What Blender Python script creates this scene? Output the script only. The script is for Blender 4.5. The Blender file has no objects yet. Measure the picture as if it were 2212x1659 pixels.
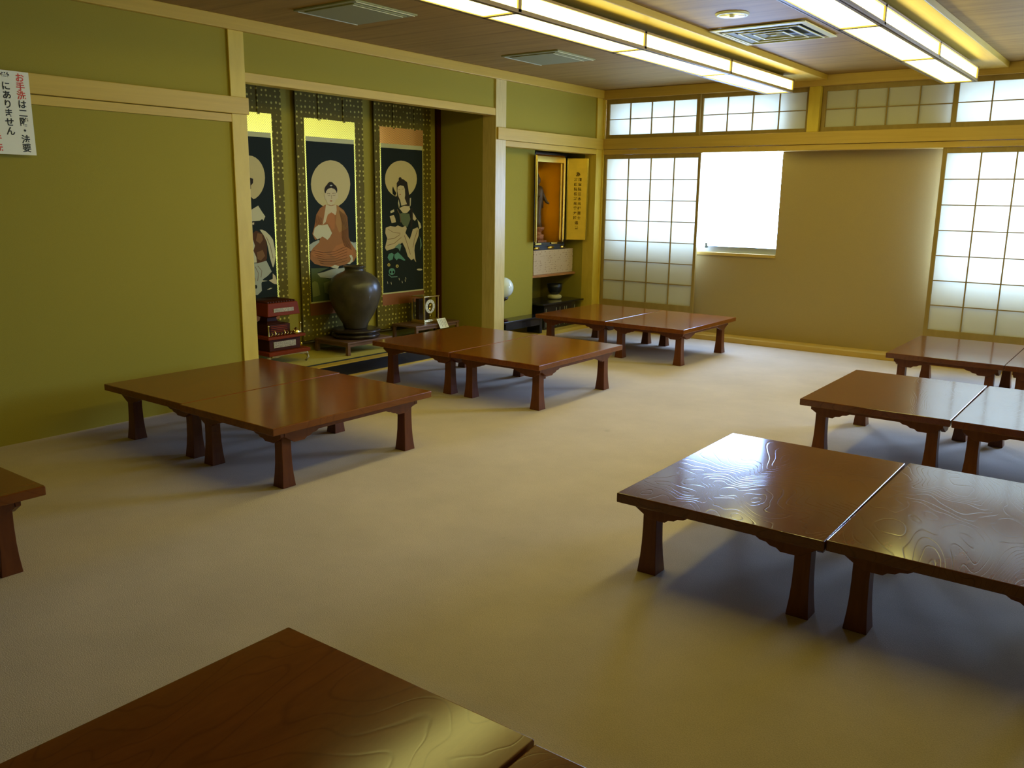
import bpy, math, random
from mathutils import Vector, Matrix

random.seed(7)
SC = bpy.context.scene
COL = SC.collection

# ------------------------------------------------------------------ camera
cam_data = bpy.data.cameras.new('camera')
cam = bpy.data.objects.new('camera', cam_data)
COL.objects.link(cam)
cam_data.sensor_width = 36.0
cam_data.lens = 36.0 * 1885.15 / 2212.0
cam_data.clip_start = 0.05
YAW, PITCH, ROLL = -0.6443, -0.2104, 0.0133
fw = Vector((math.sin(YAW) * math.cos(PITCH), math.cos(YAW) * math.cos(PITCH), math.sin(PITCH)))
r0 = Vector((math.cos(YAW), -math.sin(YAW), 0.0))
u0 = r0.cross(fw)
rt = math.cos(ROLL) * r0 + math.sin(ROLL) * u0
up = -math.sin(ROLL) * r0 + math.cos(ROLL) * u0
cam.matrix_world = Matrix(((rt.x, up.x, -fw.x, 4.807), (rt.y, up.y, -fw.y, 0.0), (rt.z, up.z, -fw.z, 1.32), (0, 0, 0, 1)))
SC.camera = cam

# ------------------------------------------------------------------ daylight, exposure
LAMP_STRENGTH = 7.8
SKY_STRENGTH = 41.0
world = bpy.data.worlds.new('sky')
SC.world = world
world.use_nodes = True
bg = world.node_tree.nodes['Background']
bg.inputs[0].default_value = (0.35, 0.53, 1.0, 1)
bg.inputs[1].default_value = SKY_STRENGTH
SC.view_settings.view_transform = 'Standard'
SC.view_settings.look = 'None'
SC.view_settings.exposure = 0.0
SC.view_settings.gamma = 1.0
SC.view_settings.use_curve_mapping = False
SC.cycles.use_denoising = True
SC.cycles.max_bounces = 10
SC.cycles.diffuse_bounces = 6
SC.cycles.transparent_max_bounces = 12
SC.cycles.sample_clamp_indirect = 8.0

def portal(name, x0, x1, z0, z1, y):
    # sampling portal for the daylight that enters by a window opening (gives no light of its own)
    l = bpy.data.lights.new(name, 'AREA')
    l.shape = 'RECTANGLE'
    l.size = x1 - x0
    l.size_y = z1 - z0
    l.cycles.is_portal = True
    o = bpy.data.objects.new(name, l)
    COL.objects.link(o)
    o.location = ((x0 + x1) / 2, y, (z0 + z1) / 2)
    o.rotation_euler = (-math.pi / 2, 0, 0)
    return o
WIN = [(0.10, 1.84, 0.885, 2.25), (3.24, 5.9, 0.66, 2.25)]   # the two outer window openings
for w in WIN:
    portal('window_daylight', w[0], w[1], w[2], w[3], 8.13)

# ------------------------------------------------------------------ mesh builder
class MB:
    def __init__(self):
        self.v, self.f, self.m, self.sm = [], [], [], []
    def add(self, verts, faces, mat=0, smooth=False):
        b = len(self.v)
        self.v += [tuple(p) for p in verts]
        for f in faces:
            self.f.append(tuple(b + i for i in f)); self.m.append(mat); self.sm.append(smooth)
    def box(self, x0, x1, y0, y1, z0, z1, mat=0):
        self.add([(x0,y0,z0),(x1,y0,z0),(x1,y1,z0),(x0,y1,z0),(x0,y0,z1),(x1,y0,z1),(x1,y1,z1),(x0,y1,z1)],
                 [(0,3,2,1),(4,5,6,7),(0,1,5,4),(1,2,6,5),(2,3,7,6),(3,0,4,7)], mat)
    def frustum(self, cx, cy, z0, w0, d0, z1, w1, d1, mat=0):
        v = []
        for z, w, d in ((z0, w0, d0), (z1, w1, d1)):
            v += [(cx-w/2,cy-d/2,z),(cx+w/2,cy-d/2,z),(cx+w/2,cy+d/2,z),(cx-w/2,cy+d/2,z)]
        self.add(v, [(0,3,2,1),(4,5,6,7),(0,1,5,4),(1,2,6,5),(2,3,7,6),(3,0,4,7)], mat)
    def stack(self, cx, cy, rings, mat=0):
        # square column through several (z, width, depth) rings
        v, f = [], []
        for z, w, d in rings:
            v += [(cx-w/2,cy-d/2,z),(cx+w/2,cy-d/2,z),(cx+w/2,cy+d/2,z),(cx-w/2,cy+d/2,z)]
        f.append((0,3,2,1))
        for k in range(len(rings)-1):
            a = 4*k
            for i in range(4):
                j = (i+1) % 4
                f.append((a+i, a+j, a+4+j, a+4+i))
        a = 4*(len(rings)-1)
        f.append((a,a+1,a+2,a+3))
        self.add(v, f, mat)
    def lathe(self, cx, cy, prof, n=32, mat=0, smooth=True, cap=True, rx=1.0, ry=1.0):
        v, f = [], []
        for r, z in prof:
            for i in range(n):
                a = 2*math.pi*i/n
                v.append((cx + rx*r*math.cos(a), cy + ry*r*math.sin(a), z))
        for k in range(len(prof)-1):
            for i in range(n):
                j = (i+1) % n
                f.append((k*n+i, k*n+j, (k+1)*n+j, (k+1)*n+i))
        if cap:
            f.append(tuple(range(n-1,-1,-1)))
            b = (len(prof)-1)*n
            f.append(tuple(b+i for i in range(n)))
        self.add(v, f, mat, smooth)
    def tube(self, pts, r, n=8, mat=0):
        pts = [Vector(p) for p in pts]
        v, f = [], []
        rr = r if isinstance(r, (list, tuple)) else [r]*len(pts)
        for k, p in enumerate(pts):
            t = (pts[min(k+1,len(pts)-1)] - pts[max(k-1,0)]).normalized()
            a = Vector((0,0,1)) if abs(t.z) < 0.9 else Vector((1,0,0))
            s = t.cross(a).normalized(); q = s.cross(t)
            for i in range(n):
                an = 2*math.pi*i/n
                v.append(p + rr[k]*(math.cos(an)*s + math.sin(an)*q))
        for k in range(len(pts)-1):
            for i in range(n):
                j = (i+1) % n
                f.append((k*n+i, (k+1)*n+i, (k+1)*n+j, k*n+j))
        f.append(tuple(range(n))); b = (len(pts)-1)*n
        f.append(tuple(b+i for i in range(n-1,-1,-1)))
        self.add(v, f, mat, True)
    def prism(self, poly, axis, a, b, mat=0):
        # polygon in the two other axes, extruded from a to b along axis
        def P(u, w, t):
            return (t,u,w) if axis == 'x' else ((u,t,w) if axis == 'y' else (u,w,t))
        n = len(poly)
        v = [P(u,w,a) for u,w in poly] + [P(u,w,b) for u,w in poly]
        f = [tuple(range(n)), tuple(range(2*n-1,n-1,-1))]
        for i in range(n):
            j = (i+1) % n
            f.append((i, n+i, n+j, j))
        self.add(v, f, mat)
    def build(self, name, mats, parent=None, bevel=0.0, seg=2, loc=None):
        me = bpy.data.meshes.new(name)
        off = Vector(loc) if loc is not None else Vector((0,0,0))
        me.from_pydata([tuple(Vector(p) - off) for p in self.v], [], self.f)
        if not isinstance(mats, (list, tuple)): mats = [mats]
        for m in mats: me.materials.append(m)
        for i, p in enumerate(me.polygons):
            p.material_index = self.m[i]; p.use_smooth = self.sm[i]
        import bmesh
        bm = bmesh.new(); bm.from_mesh(me)
        bmesh.ops.recalc_face_normals(bm, faces=bm.faces)
        bm.to_mesh(me); bm.free()
        o = bpy.data.objects.new(name, me)
        COL.objects.link(o)
        if parent is not None: o.parent = parent
        if loc is not None: o.location = off
        if bevel > 0:
            b = o.modifiers.new('bevel', 'BEVEL'); b.width = bevel; b.segments = seg
            b.limit_method = 'ANGLE'; b.angle_limit = math.radians(40)
        return o

def tag(o, label=None, cat=None, group=None, kind=None):
    if label: o['label'] = label
    if cat: o['category'] = cat
    if group: o['group'] = group
    if kind: o['kind'] = kind
    return o
def empty(name, loc=(0,0,0)):
    o = bpy.data.objects.new(name, None); COL.objects.link(o); o.location = loc
    o.empty_display_size = 0.1
    return o
def thing(name, label, cat, loc=(0,0,0), group=None):
    return tag(empty(name, loc), label, cat, group)
def local(root, mb, name, mats, bevel=0.0, seg=2, parent=None):
    # parts are written in world coordinates; shift them into the thing's own frame
    off = Vector(root.location)
    mb.v = [tuple(Vector(p) - off) for p in mb.v]
    return mb.build(name, mats, parent or root, bevel, seg)
def struct(name, mb, mats, bevel=0.0):
    return tag(mb.build(name, mats, None, bevel), kind='structure')
def copy_tree(o, parent=None):
    c = o.copy(); COL.objects.link(c)
    if parent is not None: c.parent = parent
    for ch in list(o.children): copy_tree(ch, c)
    return c

# ------------------------------------------------------------------ materials
def newmat(name):
    m = bpy.data.materials.new(name); m.use_nodes = True
    nt = m.node_tree; b = nt.nodes['Principled BSDF']
    return m, nt, b
def N(nt, t, **kw):
    n = nt.nodes.new(t)
    for k, v in kw.items():
        if hasattr(n, k): setattr(n, k, v)
    return n
def L(nt, a, b): nt.links.new(a, b)
def ramp(nt, stops):
    r = N(nt, 'ShaderNodeValToRGB')
    e = r.color_ramp.elements
    while len(e) < len(stops): e.new(0.5)
    for i, (p, c) in enumerate(stops):
        e[i].position = p; e[i].color = (*c, 1)
    return r
def coords(nt, scale=(1,1,1), rand=False, kind='Object'):
    tc = N(nt, 'ShaderNodeTexCoord'); mp = N(nt, 'ShaderNodeMapping')
    mp.inputs['Scale'].default_value = scale
    L(nt, tc.outputs[kind], mp.inputs['Vector'])
    if rand:
        oi = N(nt, 'ShaderNodeObjectInfo'); mu = N(nt, 'ShaderNodeMath', operation='MULTIPLY')
        mu.inputs[1].default_value = 37.0
        cb = N(nt, 'ShaderNodeCombineXYZ')
        L(nt, oi.outputs['Random'], mu.inputs[0]); L(nt, mu.outputs[0], cb.inputs[0]); L(nt, mu.outputs[0], cb.inputs[1])
        L(nt, cb.outputs[0], mp.inputs['Location'])
    return mp.outputs['Vector']
def plain(name, col, rough=0.6, metal=0.0, noise=0.0, nscale=60.0, bump=0.0, coat=0.0, spec=0.5):
    m, nt, b = newmat(name)
    b.inputs['Roughness'].default_value = rough; b.inputs['Metallic'].default_value = metal
    b.inputs['Coat Weight'].default_value = coat; b.inputs['Specular IOR Level'].default_value = spec
    b.inputs['Base Color'].default_value = (*col, 1)
    if noise > 0 or bump > 0:
        v = coords(nt)
        n = N(nt, 'ShaderNodeTexNoise'); n.inputs['Scale'].default_value = nscale; n.inputs['Detail'].default_value = 5
        L(nt, v, n.inputs['Vector'])
        r = ramp(nt, [(0.3, tuple(c*(1-noise) for c in col)), (0.7, tuple(min(1, c*(1+noise)) for c in col))])
        L(nt, n.outputs['Fac'], r.inputs[0]); L(nt, r.outputs[0], b.inputs['Base Color'])
        if bump > 0:
            bp = N(nt, 'ShaderNodeBump'); bp.inputs['Strength'].default_value = bump; bp.inputs['Distance'].default_value = 0.004
            L(nt, n.outputs['Fac'], bp.inputs['Height']); L(nt, bp.outputs[0], b.inputs['Normal'])
    return m
def grainwood(name, c0, c1, scale, rough=0.5, ring=6.0, coat=0.0, dist=2.0):
    # straight-grained timber; scale stretches the figure along the board
    m, nt, b = newmat(name)
    v = coords(nt, scale)
    n = N(nt, 'ShaderNodeTexNoise'); n.inputs['Scale'].default_value = ring; n.inputs['Detail'].default_value = 6
    n.inputs['Distortion'].default_value = dist * 0.3
    L(nt, v, n.inputs['Vector'])
    r = ramp(nt, [(0.25, c0), (0.75, c1)])
    L(nt, n.outputs['Fac'], r.inputs[0]); L(nt, r.outputs[0], b.inputs['Base Color'])
    b.inputs['Roughness'].default_value = rough; b.inputs['Coat Weight'].default_value = coat
    b.inputs['Specular IOR Level'].default_value = 0.3
    return m

def mat_carpet():
    m, nt, b = newmat('carpet')
    v = coords(nt)
    n1 = N(nt, 'ShaderNodeTexNoise'); n1.inputs['Scale'].default_value = 2.2; n1.inputs['Detail'].default_value = 7; n1.inputs['Roughness'].default_value = 0.65
    n2 = N(nt, 'ShaderNodeTexNoise'); n2.inputs['Scale'].default_value = 260; n2.inputs['Detail'].default_value = 2
    n3 = N(nt, 'ShaderNodeTexNoise'); n3.inputs['Scale'].default_value = 5.5; n3.inputs['Detail'].default_value = 3
    for n in (n1, n2, n3): L(nt, v, n.inputs['Vector'])
    r1 = ramp(nt, [(0.3, (0.545, 0.435, 0.30)), (0.7, (0.65, 0.52, 0.365))])
    r2 = ramp(nt, [(0.2, (0.82, 0.82, 0.82)), (0.8, (1.12, 1.12, 1.12))])
    r3 = ramp(nt, [(0.20, (0.80, 0.80, 0.78)), (0.27, (1, 1, 1))])
    L(nt, n1.outputs['Fac'], r1.inputs[0]); L(nt, n2.outputs['Fac'], r2.inputs[0]); L(nt, n3.outputs['Fac'], r3.inputs[0])
    a = N(nt, 'ShaderNodeMix', data_type='RGBA', blend_type='MULTIPLY'); a.inputs[0].default_value = 1
    L(nt, r1.outputs[0], a.inputs[6]); L(nt, r2.outputs[0], a.inputs[7])
    c = N(nt, 'ShaderNodeMix', data_type='RGBA', blend_type='MULTIPLY'); c.inputs[0].default_value = 1
    L(nt, a.outputs[2], c.inputs[6]); L(nt, r3.outputs[0], c.inputs[7])
    L(nt, c.outputs[2], b.inputs['Base Color'])
    b.inputs['Roughness'].default_value = 1.0; b.inputs['Specular IOR Level'].default_value = 0.1
    b.inputs['Sheen Weight'].default_value = 0.15
    bp = N(nt, 'ShaderNodeBump'); bp.inputs['Strength'].default_value = 0.35; bp.inputs['Distance'].default_value = 0.003
    L(nt, n2.outputs['Fac'], bp.inputs['Height']); L(nt, bp.outputs[0], b.inputs['Normal'])
    return m
def mat_ceiling():
    m, nt, b = newmat('ceiling_boards')
    v = coords(nt)
    sx = N(nt, 'ShaderNodeSeparateXYZ'); L(nt, v, sx.inputs[0])
    # joints run along x every 0.3 m
    md = N(nt, 'ShaderNodeMath', operation='PINGPONG'); md.inputs[1].default_value = 0.15
    L(nt, sx.outputs[1], md.inputs[0])
    j = ramp(nt, [(0.0, (0.80, 0.78, 0.75)), (0.02, (1, 1, 1))])
    L(nt, md.outputs[0], j.inputs[0])
    mp = coords(nt, (0.6, 7.0, 1))
    n = N(nt, 'ShaderNodeTexNoise'); n.inputs['Scale'].default_value = 2.5; n.inputs['Detail'].default_value = 6
    L(nt, mp, n.inputs['Vector'])
    r = ramp(nt, [(0.3, (0.27, 0.165, 0.045)), (0.7, (0.36, 0.225, 0.062))])
    L(nt, n.outputs['Fac'], r.inputs[0])
    a = N(nt, 'ShaderNodeMix', data_type='RGBA', blend_type='MULTIPLY'); a.inputs[0].default_value = 1
    L(nt, r.outputs[0], a.inputs[6]); L(nt, j.outputs[0], a.inputs[7]); L(nt, a.outputs[2], b.inputs['Base Color'])
    b.inputs['Roughness'].default_value = 0.6; b.inputs['Specular IOR Level'].default_value = 0.15
    return m
def mat_table(name, c0, c1, rough, bump, rings=26.0, line=0.07, dark=0.62):
    m, nt, b = newmat(name)
    v = coords(nt, (1.0, 0.55, 1.0), rand=True)
    w = N(nt, 'ShaderNodeTexNoise'); w.inputs['Scale'].default_value = 2.3; w.inputs['Detail'].default_value = 2.6; w.inputs['Roughness'].default_value = 0.42; w.inputs['Distortion'].default_value = 0.5
    L(nt, v, w.inputs['Vector'])
    # contour rings of the figure
    mu = N(nt, 'ShaderNodeMath', operation='MULTIPLY'); mu.inputs[1].default_value = rings
    fr = N(nt, 'ShaderNodeMath', operation='PINGPONG'); fr.inputs[1].default_value = 0.5
    L(nt, w.outputs['Fac'], mu.inputs[0]); L(nt, mu.outputs[0], fr.inputs[0])
    ri = ramp(nt, [(0.0, (0, 0, 0)), (line, (1, 1, 1))])
    L(nt, fr.outputs[0], ri.inputs[0])
    f = N(nt, 'ShaderNodeTexNoise'); f.inputs['Scale'].default_value = 7; f.inputs['Detail'].default_value = 8; f.inputs['Roughness'].default_value = 0.7
    v2 = coords(nt, (2.0, 0.5, 1), rand=True); L(nt, v2, f.inputs['Vector'])
    r = ramp(nt, [(0.3, c0), (0.7, c1)])
    L(nt, f.outputs['Fac'], r.inputs[0])
    k = ramp(nt, [(0.0, (dark, dark * 0.95, dark * 0.9)), (1.0, (1, 1, 1))]); L(nt, ri.outputs[0], k.inputs[0])
    a = N(nt, 'ShaderNodeMix', data_type='RGBA', blend_type='MULTIPLY'); a.inputs[0].default_value = 1
    L(nt, r.outputs[0], a.inputs[6]); L(nt, k.outputs[0], a.inputs[7]); L(nt, a.outputs[2], b.inputs['Base Color'])
    b.inputs['Roughness'].default_value = rough
    b.inputs['Specular IOR Level'].default_value = 0.5
    b.inputs['IOR'].default_value = 1.5
    bp = N(nt, 'ShaderNodeBump'); bp.inputs['Strength'].default_value = bump; bp.inputs['Distance'].default_value = 0.002
    L(nt, ri.outputs[0], bp.inputs['Height']); L(nt, bp.outputs[0], b.inputs['Normal'])
    return m
def mat_paper():
    m = bpy.data.materials.new('shoji_paper'); m.use_nodes = True; nt = m.node_tree; nt.nodes.clear()
    o = N(nt, 'ShaderNodeOutputMaterial'); t = N(nt, 'ShaderNodeBsdfTranslucent'); d = N(nt, 'ShaderNodeBsdfDiffuse'); x = N(nt, 'ShaderNodeMixShader')
    t.inputs[0].default_value = (0.29, 0.265, 0.175, 1); d.inputs[0].default_value = (0.92, 0.90, 0.80, 1)
    x.inputs[0].default_value = 0.62
    L(nt, t.outputs[0], x.inputs[1]); L(nt, d.outputs[0], x.inputs[2]); L(nt, x.outputs[0], o.inputs[0])
    return m
def mat_glass():
    m = bpy.data.materials.new('window_glass'); m.use_nodes = True; nt = m.node_tree; nt.nodes.clear()
    o = N(nt, 'ShaderNodeOutputMaterial'); t = N(nt, 'ShaderNodeBsdfTransparent'); g = N(nt, 'ShaderNodeBsdfGlossy'); x = N(nt, 'ShaderNodeMixShader')
    t.inputs[0].default_value = (0.95, 0.97, 0.97, 1); g.inputs['Roughness'].default_value = 0.03
    x.inputs[0].default_value = 0.06
    L(nt, t.outputs[0], x.inputs[1]); L(nt, g.outputs[0], x.inputs[2]); L(nt, x.outputs[0], o.inputs[0])
    return m
def mat_emit(name, col, s):
    m = bpy.data.materials.new(name); m.use_nodes = True; nt = m.node_tree; nt.nodes.clear()
    o = N(nt, 'ShaderNodeOutputMaterial'); e = N(nt, 'ShaderNodeEmission')
    e.inputs[0].default_value = (*col, 1); e.inputs[1].default_value = s
    L(nt, e.outputs[0], o.inputs[0])
    return m
def mat_brocade(name, base, dot, scale, thr, metal=0.0, rough=0.7):
    m, nt, b = newmat(name)
    v = coords(nt, (scale, scale, scale))
    vo = N(nt, 'ShaderNodeTexVoronoi'); vo.inputs['Scale'].default_value = 1.0; vo.inputs['Randomness'].default_value = 0.25
    L(nt, v, vo.inputs['Vector'])
    r = ramp(nt, [(thr, dot), (thr + 0.08, base)])
    L(nt, vo.outputs['Distance'], r.inputs[0]); L(nt, r.outputs[0], b.inputs['Base Color'])
    b.inputs['Metallic'].default_value = metal; b.inputs['Roughness'].default_value = rough
    b.inputs['Specular IOR Level'].default_value = 0.1
    return m
def mat_goldwave(name, c0, c1, rough=0.35, s=110):
    m, nt, b = newmat(name)
    v = coords(nt)
    w = N(nt, 'ShaderNodeTexChecker'); w.inputs['Scale'].default_value = s
    w.inputs[1].default_value = (*c0, 1); w.inputs[2].default_value = (*c1, 1)
    L(nt, v, w.inputs['Vector']); L(nt, w.outputs[0], b.inputs['Base Color'])
    b.inputs['Metallic'].default_value = 0.85; b.inputs['Roughness'].default_value = rough
    bp = N(nt, 'ShaderNodeBump'); bp.inputs['Strength'].default_value = 0.5; bp.inputs['Distance'].default_value = 0.002
    L(nt, w.outputs['Fac'], bp.inputs['Height']); L(nt, bp.outputs[0], b.inputs['Normal'])
    return m

LAMPCOL = (1.0, 0.92, 0.26)
M = dict(
    carpet=mat_carpet(), ceiling=mat_ceiling(),
    wall=plain('olive_wall_cloth', (0.36, 0.295, 0.042), 0.95, noise=0.10, nscale=420, bump=0.15, spec=0.15),
    wallback=plain('beige_wall_plaster', (0.40, 0.295, 0.125), 0.95, noise=0.08, nscale=420, bump=0.12, spec=0.15),
    wood=grainwood('pale_cypress', (0.64, 0.46, 0.055), (0.74, 0.55, 0.075), (2, 2, 0.5), 0.45, 9),
    woodh=grainwood('pale_cypress_beam', (0.56, 0.37, 0.05), (0.66, 0.45, 0.065), (12, 0.5, 12), 0.45, 3),
    woodx=grainwood('pale_cypress_rail', (0.50, 0.33, 0.075), (0.60, 0.40, 0.095), (0.5, 12, 12), 0.45, 3),
    postwood=grainwood('figured_post', (0.60, 0.47, 0.17), (0.74, 0.60, 0.24), (7, 7, 0.7), 0.35, 5, dist=6),
    frame=grainwood('screen_frame_wood', (0.30, 0.205, 0.06), (0.37, 0.255, 0.08), (2, 2, 0.5), 0.5, 9),
    paper=mat_paper(), glass=mat_glass(),
    alu=plain('aluminium', (0.55, 0.57, 0.60), 0.35, 0.8),
    lamp=mat_emit('lamp_diffuser', LAMPCOL, LAMP_STRENGTH),
    grey=plain('grey_green_metal', (0.29, 0.30, 0.165), 0.6, spec=0.2), greyd=plain('dark_grey_metal', (0.10, 0.105, 0.07), 0.6, spec=0.2),
    greyl=plain('light_metal_edge', (0.62, 0.63, 0.44), 0.5, spec=0.3),
    chrome=plain('reflector', (0.92, 0.92, 0.95), 0.32, 0.7), bulb=plain('bulb', (0.8, 0.78, 0.6), 0.2),
    tabA=mat_table('table_brown', (0.165, 0.042, 0.004), (0.235, 0.064, 0.007), 0.15, 0.02, 30.0, 0.10, 0.80),
    tabB=mat_table('table_dark_figured', (0.105, 0.030, 0.012), (0.155, 0.048, 0.018), 0.12, 0.065, 44.0, 0.09, 0.75),
    leg=grainwood('table_leg_wood', (0.115, 0.030, 0.007), (0.175, 0.050, 0.011), (6, 6, 0.8), 0.32, 6),
    black=plain('black_lacquer', (0.012, 0.012, 0.014), 0.2, coat=0.3), tatami=plain('tatami', (0.56, 0.47, 0.08), 0.9, noise=0.15, nscale=300),
    tatamiedge=plain('tatami_edge', (0.02, 0.03, 0.03), 0.8), white=plain('white_paper', (0.93, 0.92, 0.70), 0.8),
    red=plain('red_ink', (0.75, 0.10, 0.07), 0.8), ink=plain('black_ink', (0.03, 0.035, 0.03), 0.8),
    pot=plain('stoneware', (0.075, 0.062, 0.040), 0.30, noise=0.35, nscale=9, bump=0.5),
    ebony=plain('ebony', (0.030, 0.018, 0.012), 0.3), stand=grainwood('stand_wood', (0.13, 0.065, 0.035), (0.20, 0.105, 0.055), (2, 0.5, 2), 0.4),
    redlac=plain('red_lacquer', (0.20, 0.030, 0.003), 0.5, spec=0.08), dkred=plain('dark_red_wood', (0.060, 0.014, 0.003), 0.5, spec=0.1),
    gold=plain('gold', (0.95, 0.72, 0.20), 0.22, 1.0), brass=plain('brass', (0.85, 0.70, 0.30), 0.25, 1.0),
    goldlining=plain('gold_lining', (0.80, 0.50, 0.06), 0.22, 0.9),
    goldleaf=plain('gold_leaf', (0.95, 0.62, 0.06), 0.42, 0.55, noise=0.06, nscale=12),
    inlay=plain('carved_inlay', (0.36, 0.30, 0.16), 0.5, noise=0.5, nscale=120, bump=0.4),
    border=mat_brocade('dotted_brocade', (0.135, 0.105, 0.014), (0.60, 0.50, 0.09), 24, 0.17),
    goldcloth=mat_goldwave('gold_brocade', (1.0, 0.85, 0.12), (0.55, 0.42, 0.05)),
    goldreflect=mat_goldwave('gold_brocade_painted_reflection', (0.85, 0.42, 0.07), (0.45, 0.20, 0.04), 0.45),  # gold brocade again, its redder reflection painted into the colour
    redcloth=mat_goldwave('red_gold_brocade', (0.42, 0.10, 0.03), (0.30, 0.16, 0.04), 0.55, 140),
    strip=plain('scroll_white_band', (0.60, 0.57, 0.25), 0.8),
    boxcloth=mat_brocade('box_brocade', (0.60, 0.46, 0.29), (0.30, 0.19, 0.11), 45, 0.30),
    globe=plain('opal_glass', (0.78, 0.88, 0.82), 0.08, coat=0.5), shelf=plain('shelf_board', (0.40, 0.17, 0.05), 0.35),
    cushion=plain('cushion_cloth', (0.55, 0.48, 0.22), 0.9), bowl=plain('dark_bronze', (0.03, 0.032, 0.038), 0.3, 0.5),
    statue=plain('carved_wood_figure', (0.10, 0.055, 0.022), 0.5), lotus=plain('painted_pedestal', (0.36, 0.13, 0.05), 0.5, noise=0.4, nscale=50),
    navy=plain('dark_blue_lacquer', (0.03, 0.04, 0.07), 0.3), dial=plain('clock_dial', (0.80, 0.82, 0.75), 0.4),
    outside=plain('outer_wall_concrete', (0.5, 0.5, 0.48), 0.9),
)
ART_LEFT = [
 ('halo', [0.862,0.765,0.851,0.736,0.825,0.708,0.787,0.683,0.739,0.662,0.682,0.646,0.62,0.637,0.557,0.633,0.495,0.636,0.437,0.646,0.387,0.661,0.346,0.681,0.318,0.705,0.302,0.732,0.299,0.76,0.31,0.788,0.335,0.815,0.371,0.839,0.417,0.86,0.472,0.876,0.532,0.886,0.594,0.891,0.657,0.889,0.715,0.88,0.767,0.866,0.81,0.846,0.841,0.822,0.859,0.794]),
 ('hair', [0.54,0.762,0.598,0.764,0.652,0.758,0.646,0.734,0.606,0.719,0.606,0.7,0.559,0.695,0.501,0.695]),
 ('bgc', [0.575,0.661,0.68,0.628,0.577,0.623,0.491,0.627,0.438,0.661]),
 ('cream', [0.57,0.574,0.718,0.603,0.776,0.569,0.835,0.539,0.823,0.53,0.799,0.514,0.777,0.524,0.739,0.515,0.561,0.511]),
 ('hair', [0.575,0.506,0.656,0.509,0.658,0.489,0.579,0.486]),
 ('skin', [0.596,0.503,0.633,0.505,0.628,0.492,0.602,0.491]),
 ('brown', [0.548,0.427,0.656,0.456,0.729,0.445,0.816,0.425,0.842,0.364,0.831,0.289,0.795,0.267,0.694,0.254,0.63,0.272,0.536,0.344]),
 ('brown2', [0.683,0.441,0.758,0.435,0.775,0.4,0.72,0.378,0.647,0.397]),
 ('brown2', [0.652,0.327,0.759,0.34,0.8,0.304,0.72,0.276,0.662,0.287]),
 ('cream', [0.724,0.461,0.769,0.461,0.835,0.449,0.908,0.424,0.958,0.398,0.978,0.352,0.993,0.301,0.962,0.25,0.936,0.23,0.922,0.241,0.889,0.288,0.863,0.344,0.839,0.389,0.794,0.425]),
 ('skin', [0.794,0.43,0.849,0.417,0.889,0.396,0.858,0.392]),
 ('line', [0.834,0.414,0.895,0.363,0.939,0.286,0.948,0.287,0.904,0.364,0.842,0.415]),
 ('cream', [0.547,0.418,0.596,0.402,0.625,0.367,0.594,0.338,0.641,0.297,0.644,0.267,0.525,0.265]),
 ('cloud', [0.525,0.265,0.658,0.262,0.819,0.274,0.867,0.237,0.906,0.206,0.829,0.182,0.742,0.164,0.709,0.139,0.71,0.094,0.631,0.071,0.497,0.075]),
 ('fold', [0.607,0.242,0.661,0.201,0.639,0.157,0.647,0.156,0.668,0.201,0.614,0.243]),
 ('fold', [0.653,0.246,0.723,0.215,0.702,0.175,0.71,0.175,0.73,0.215,0.659,0.248]),
 ('fold', [0.559,0.219,0.596,0.168,0.574,0.118,0.581,0.118,0.603,0.168,0.566,0.219]),
 ('dark', [0.629,0.121,0.624,0.114,0.613,0.11,0.6,0.111,0.59,0.115,0.587,0.123,0.592,0.13,0.603,0.134,0.616,0.133,0.626,0.129]),
 ('skin', [0.848,0.153,0.919,0.162,0.923,0.195,0.968,0.179,1.0,0.141,0.992,0.126,0.938,0.13]),
 ('cream', [0.726,0.157,0.825,0.152,0.718,0.149]),
 ('cream', [0.805,0.098,0.865,0.108,0.904,0.106,0.856,0.098]),
]
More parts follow.
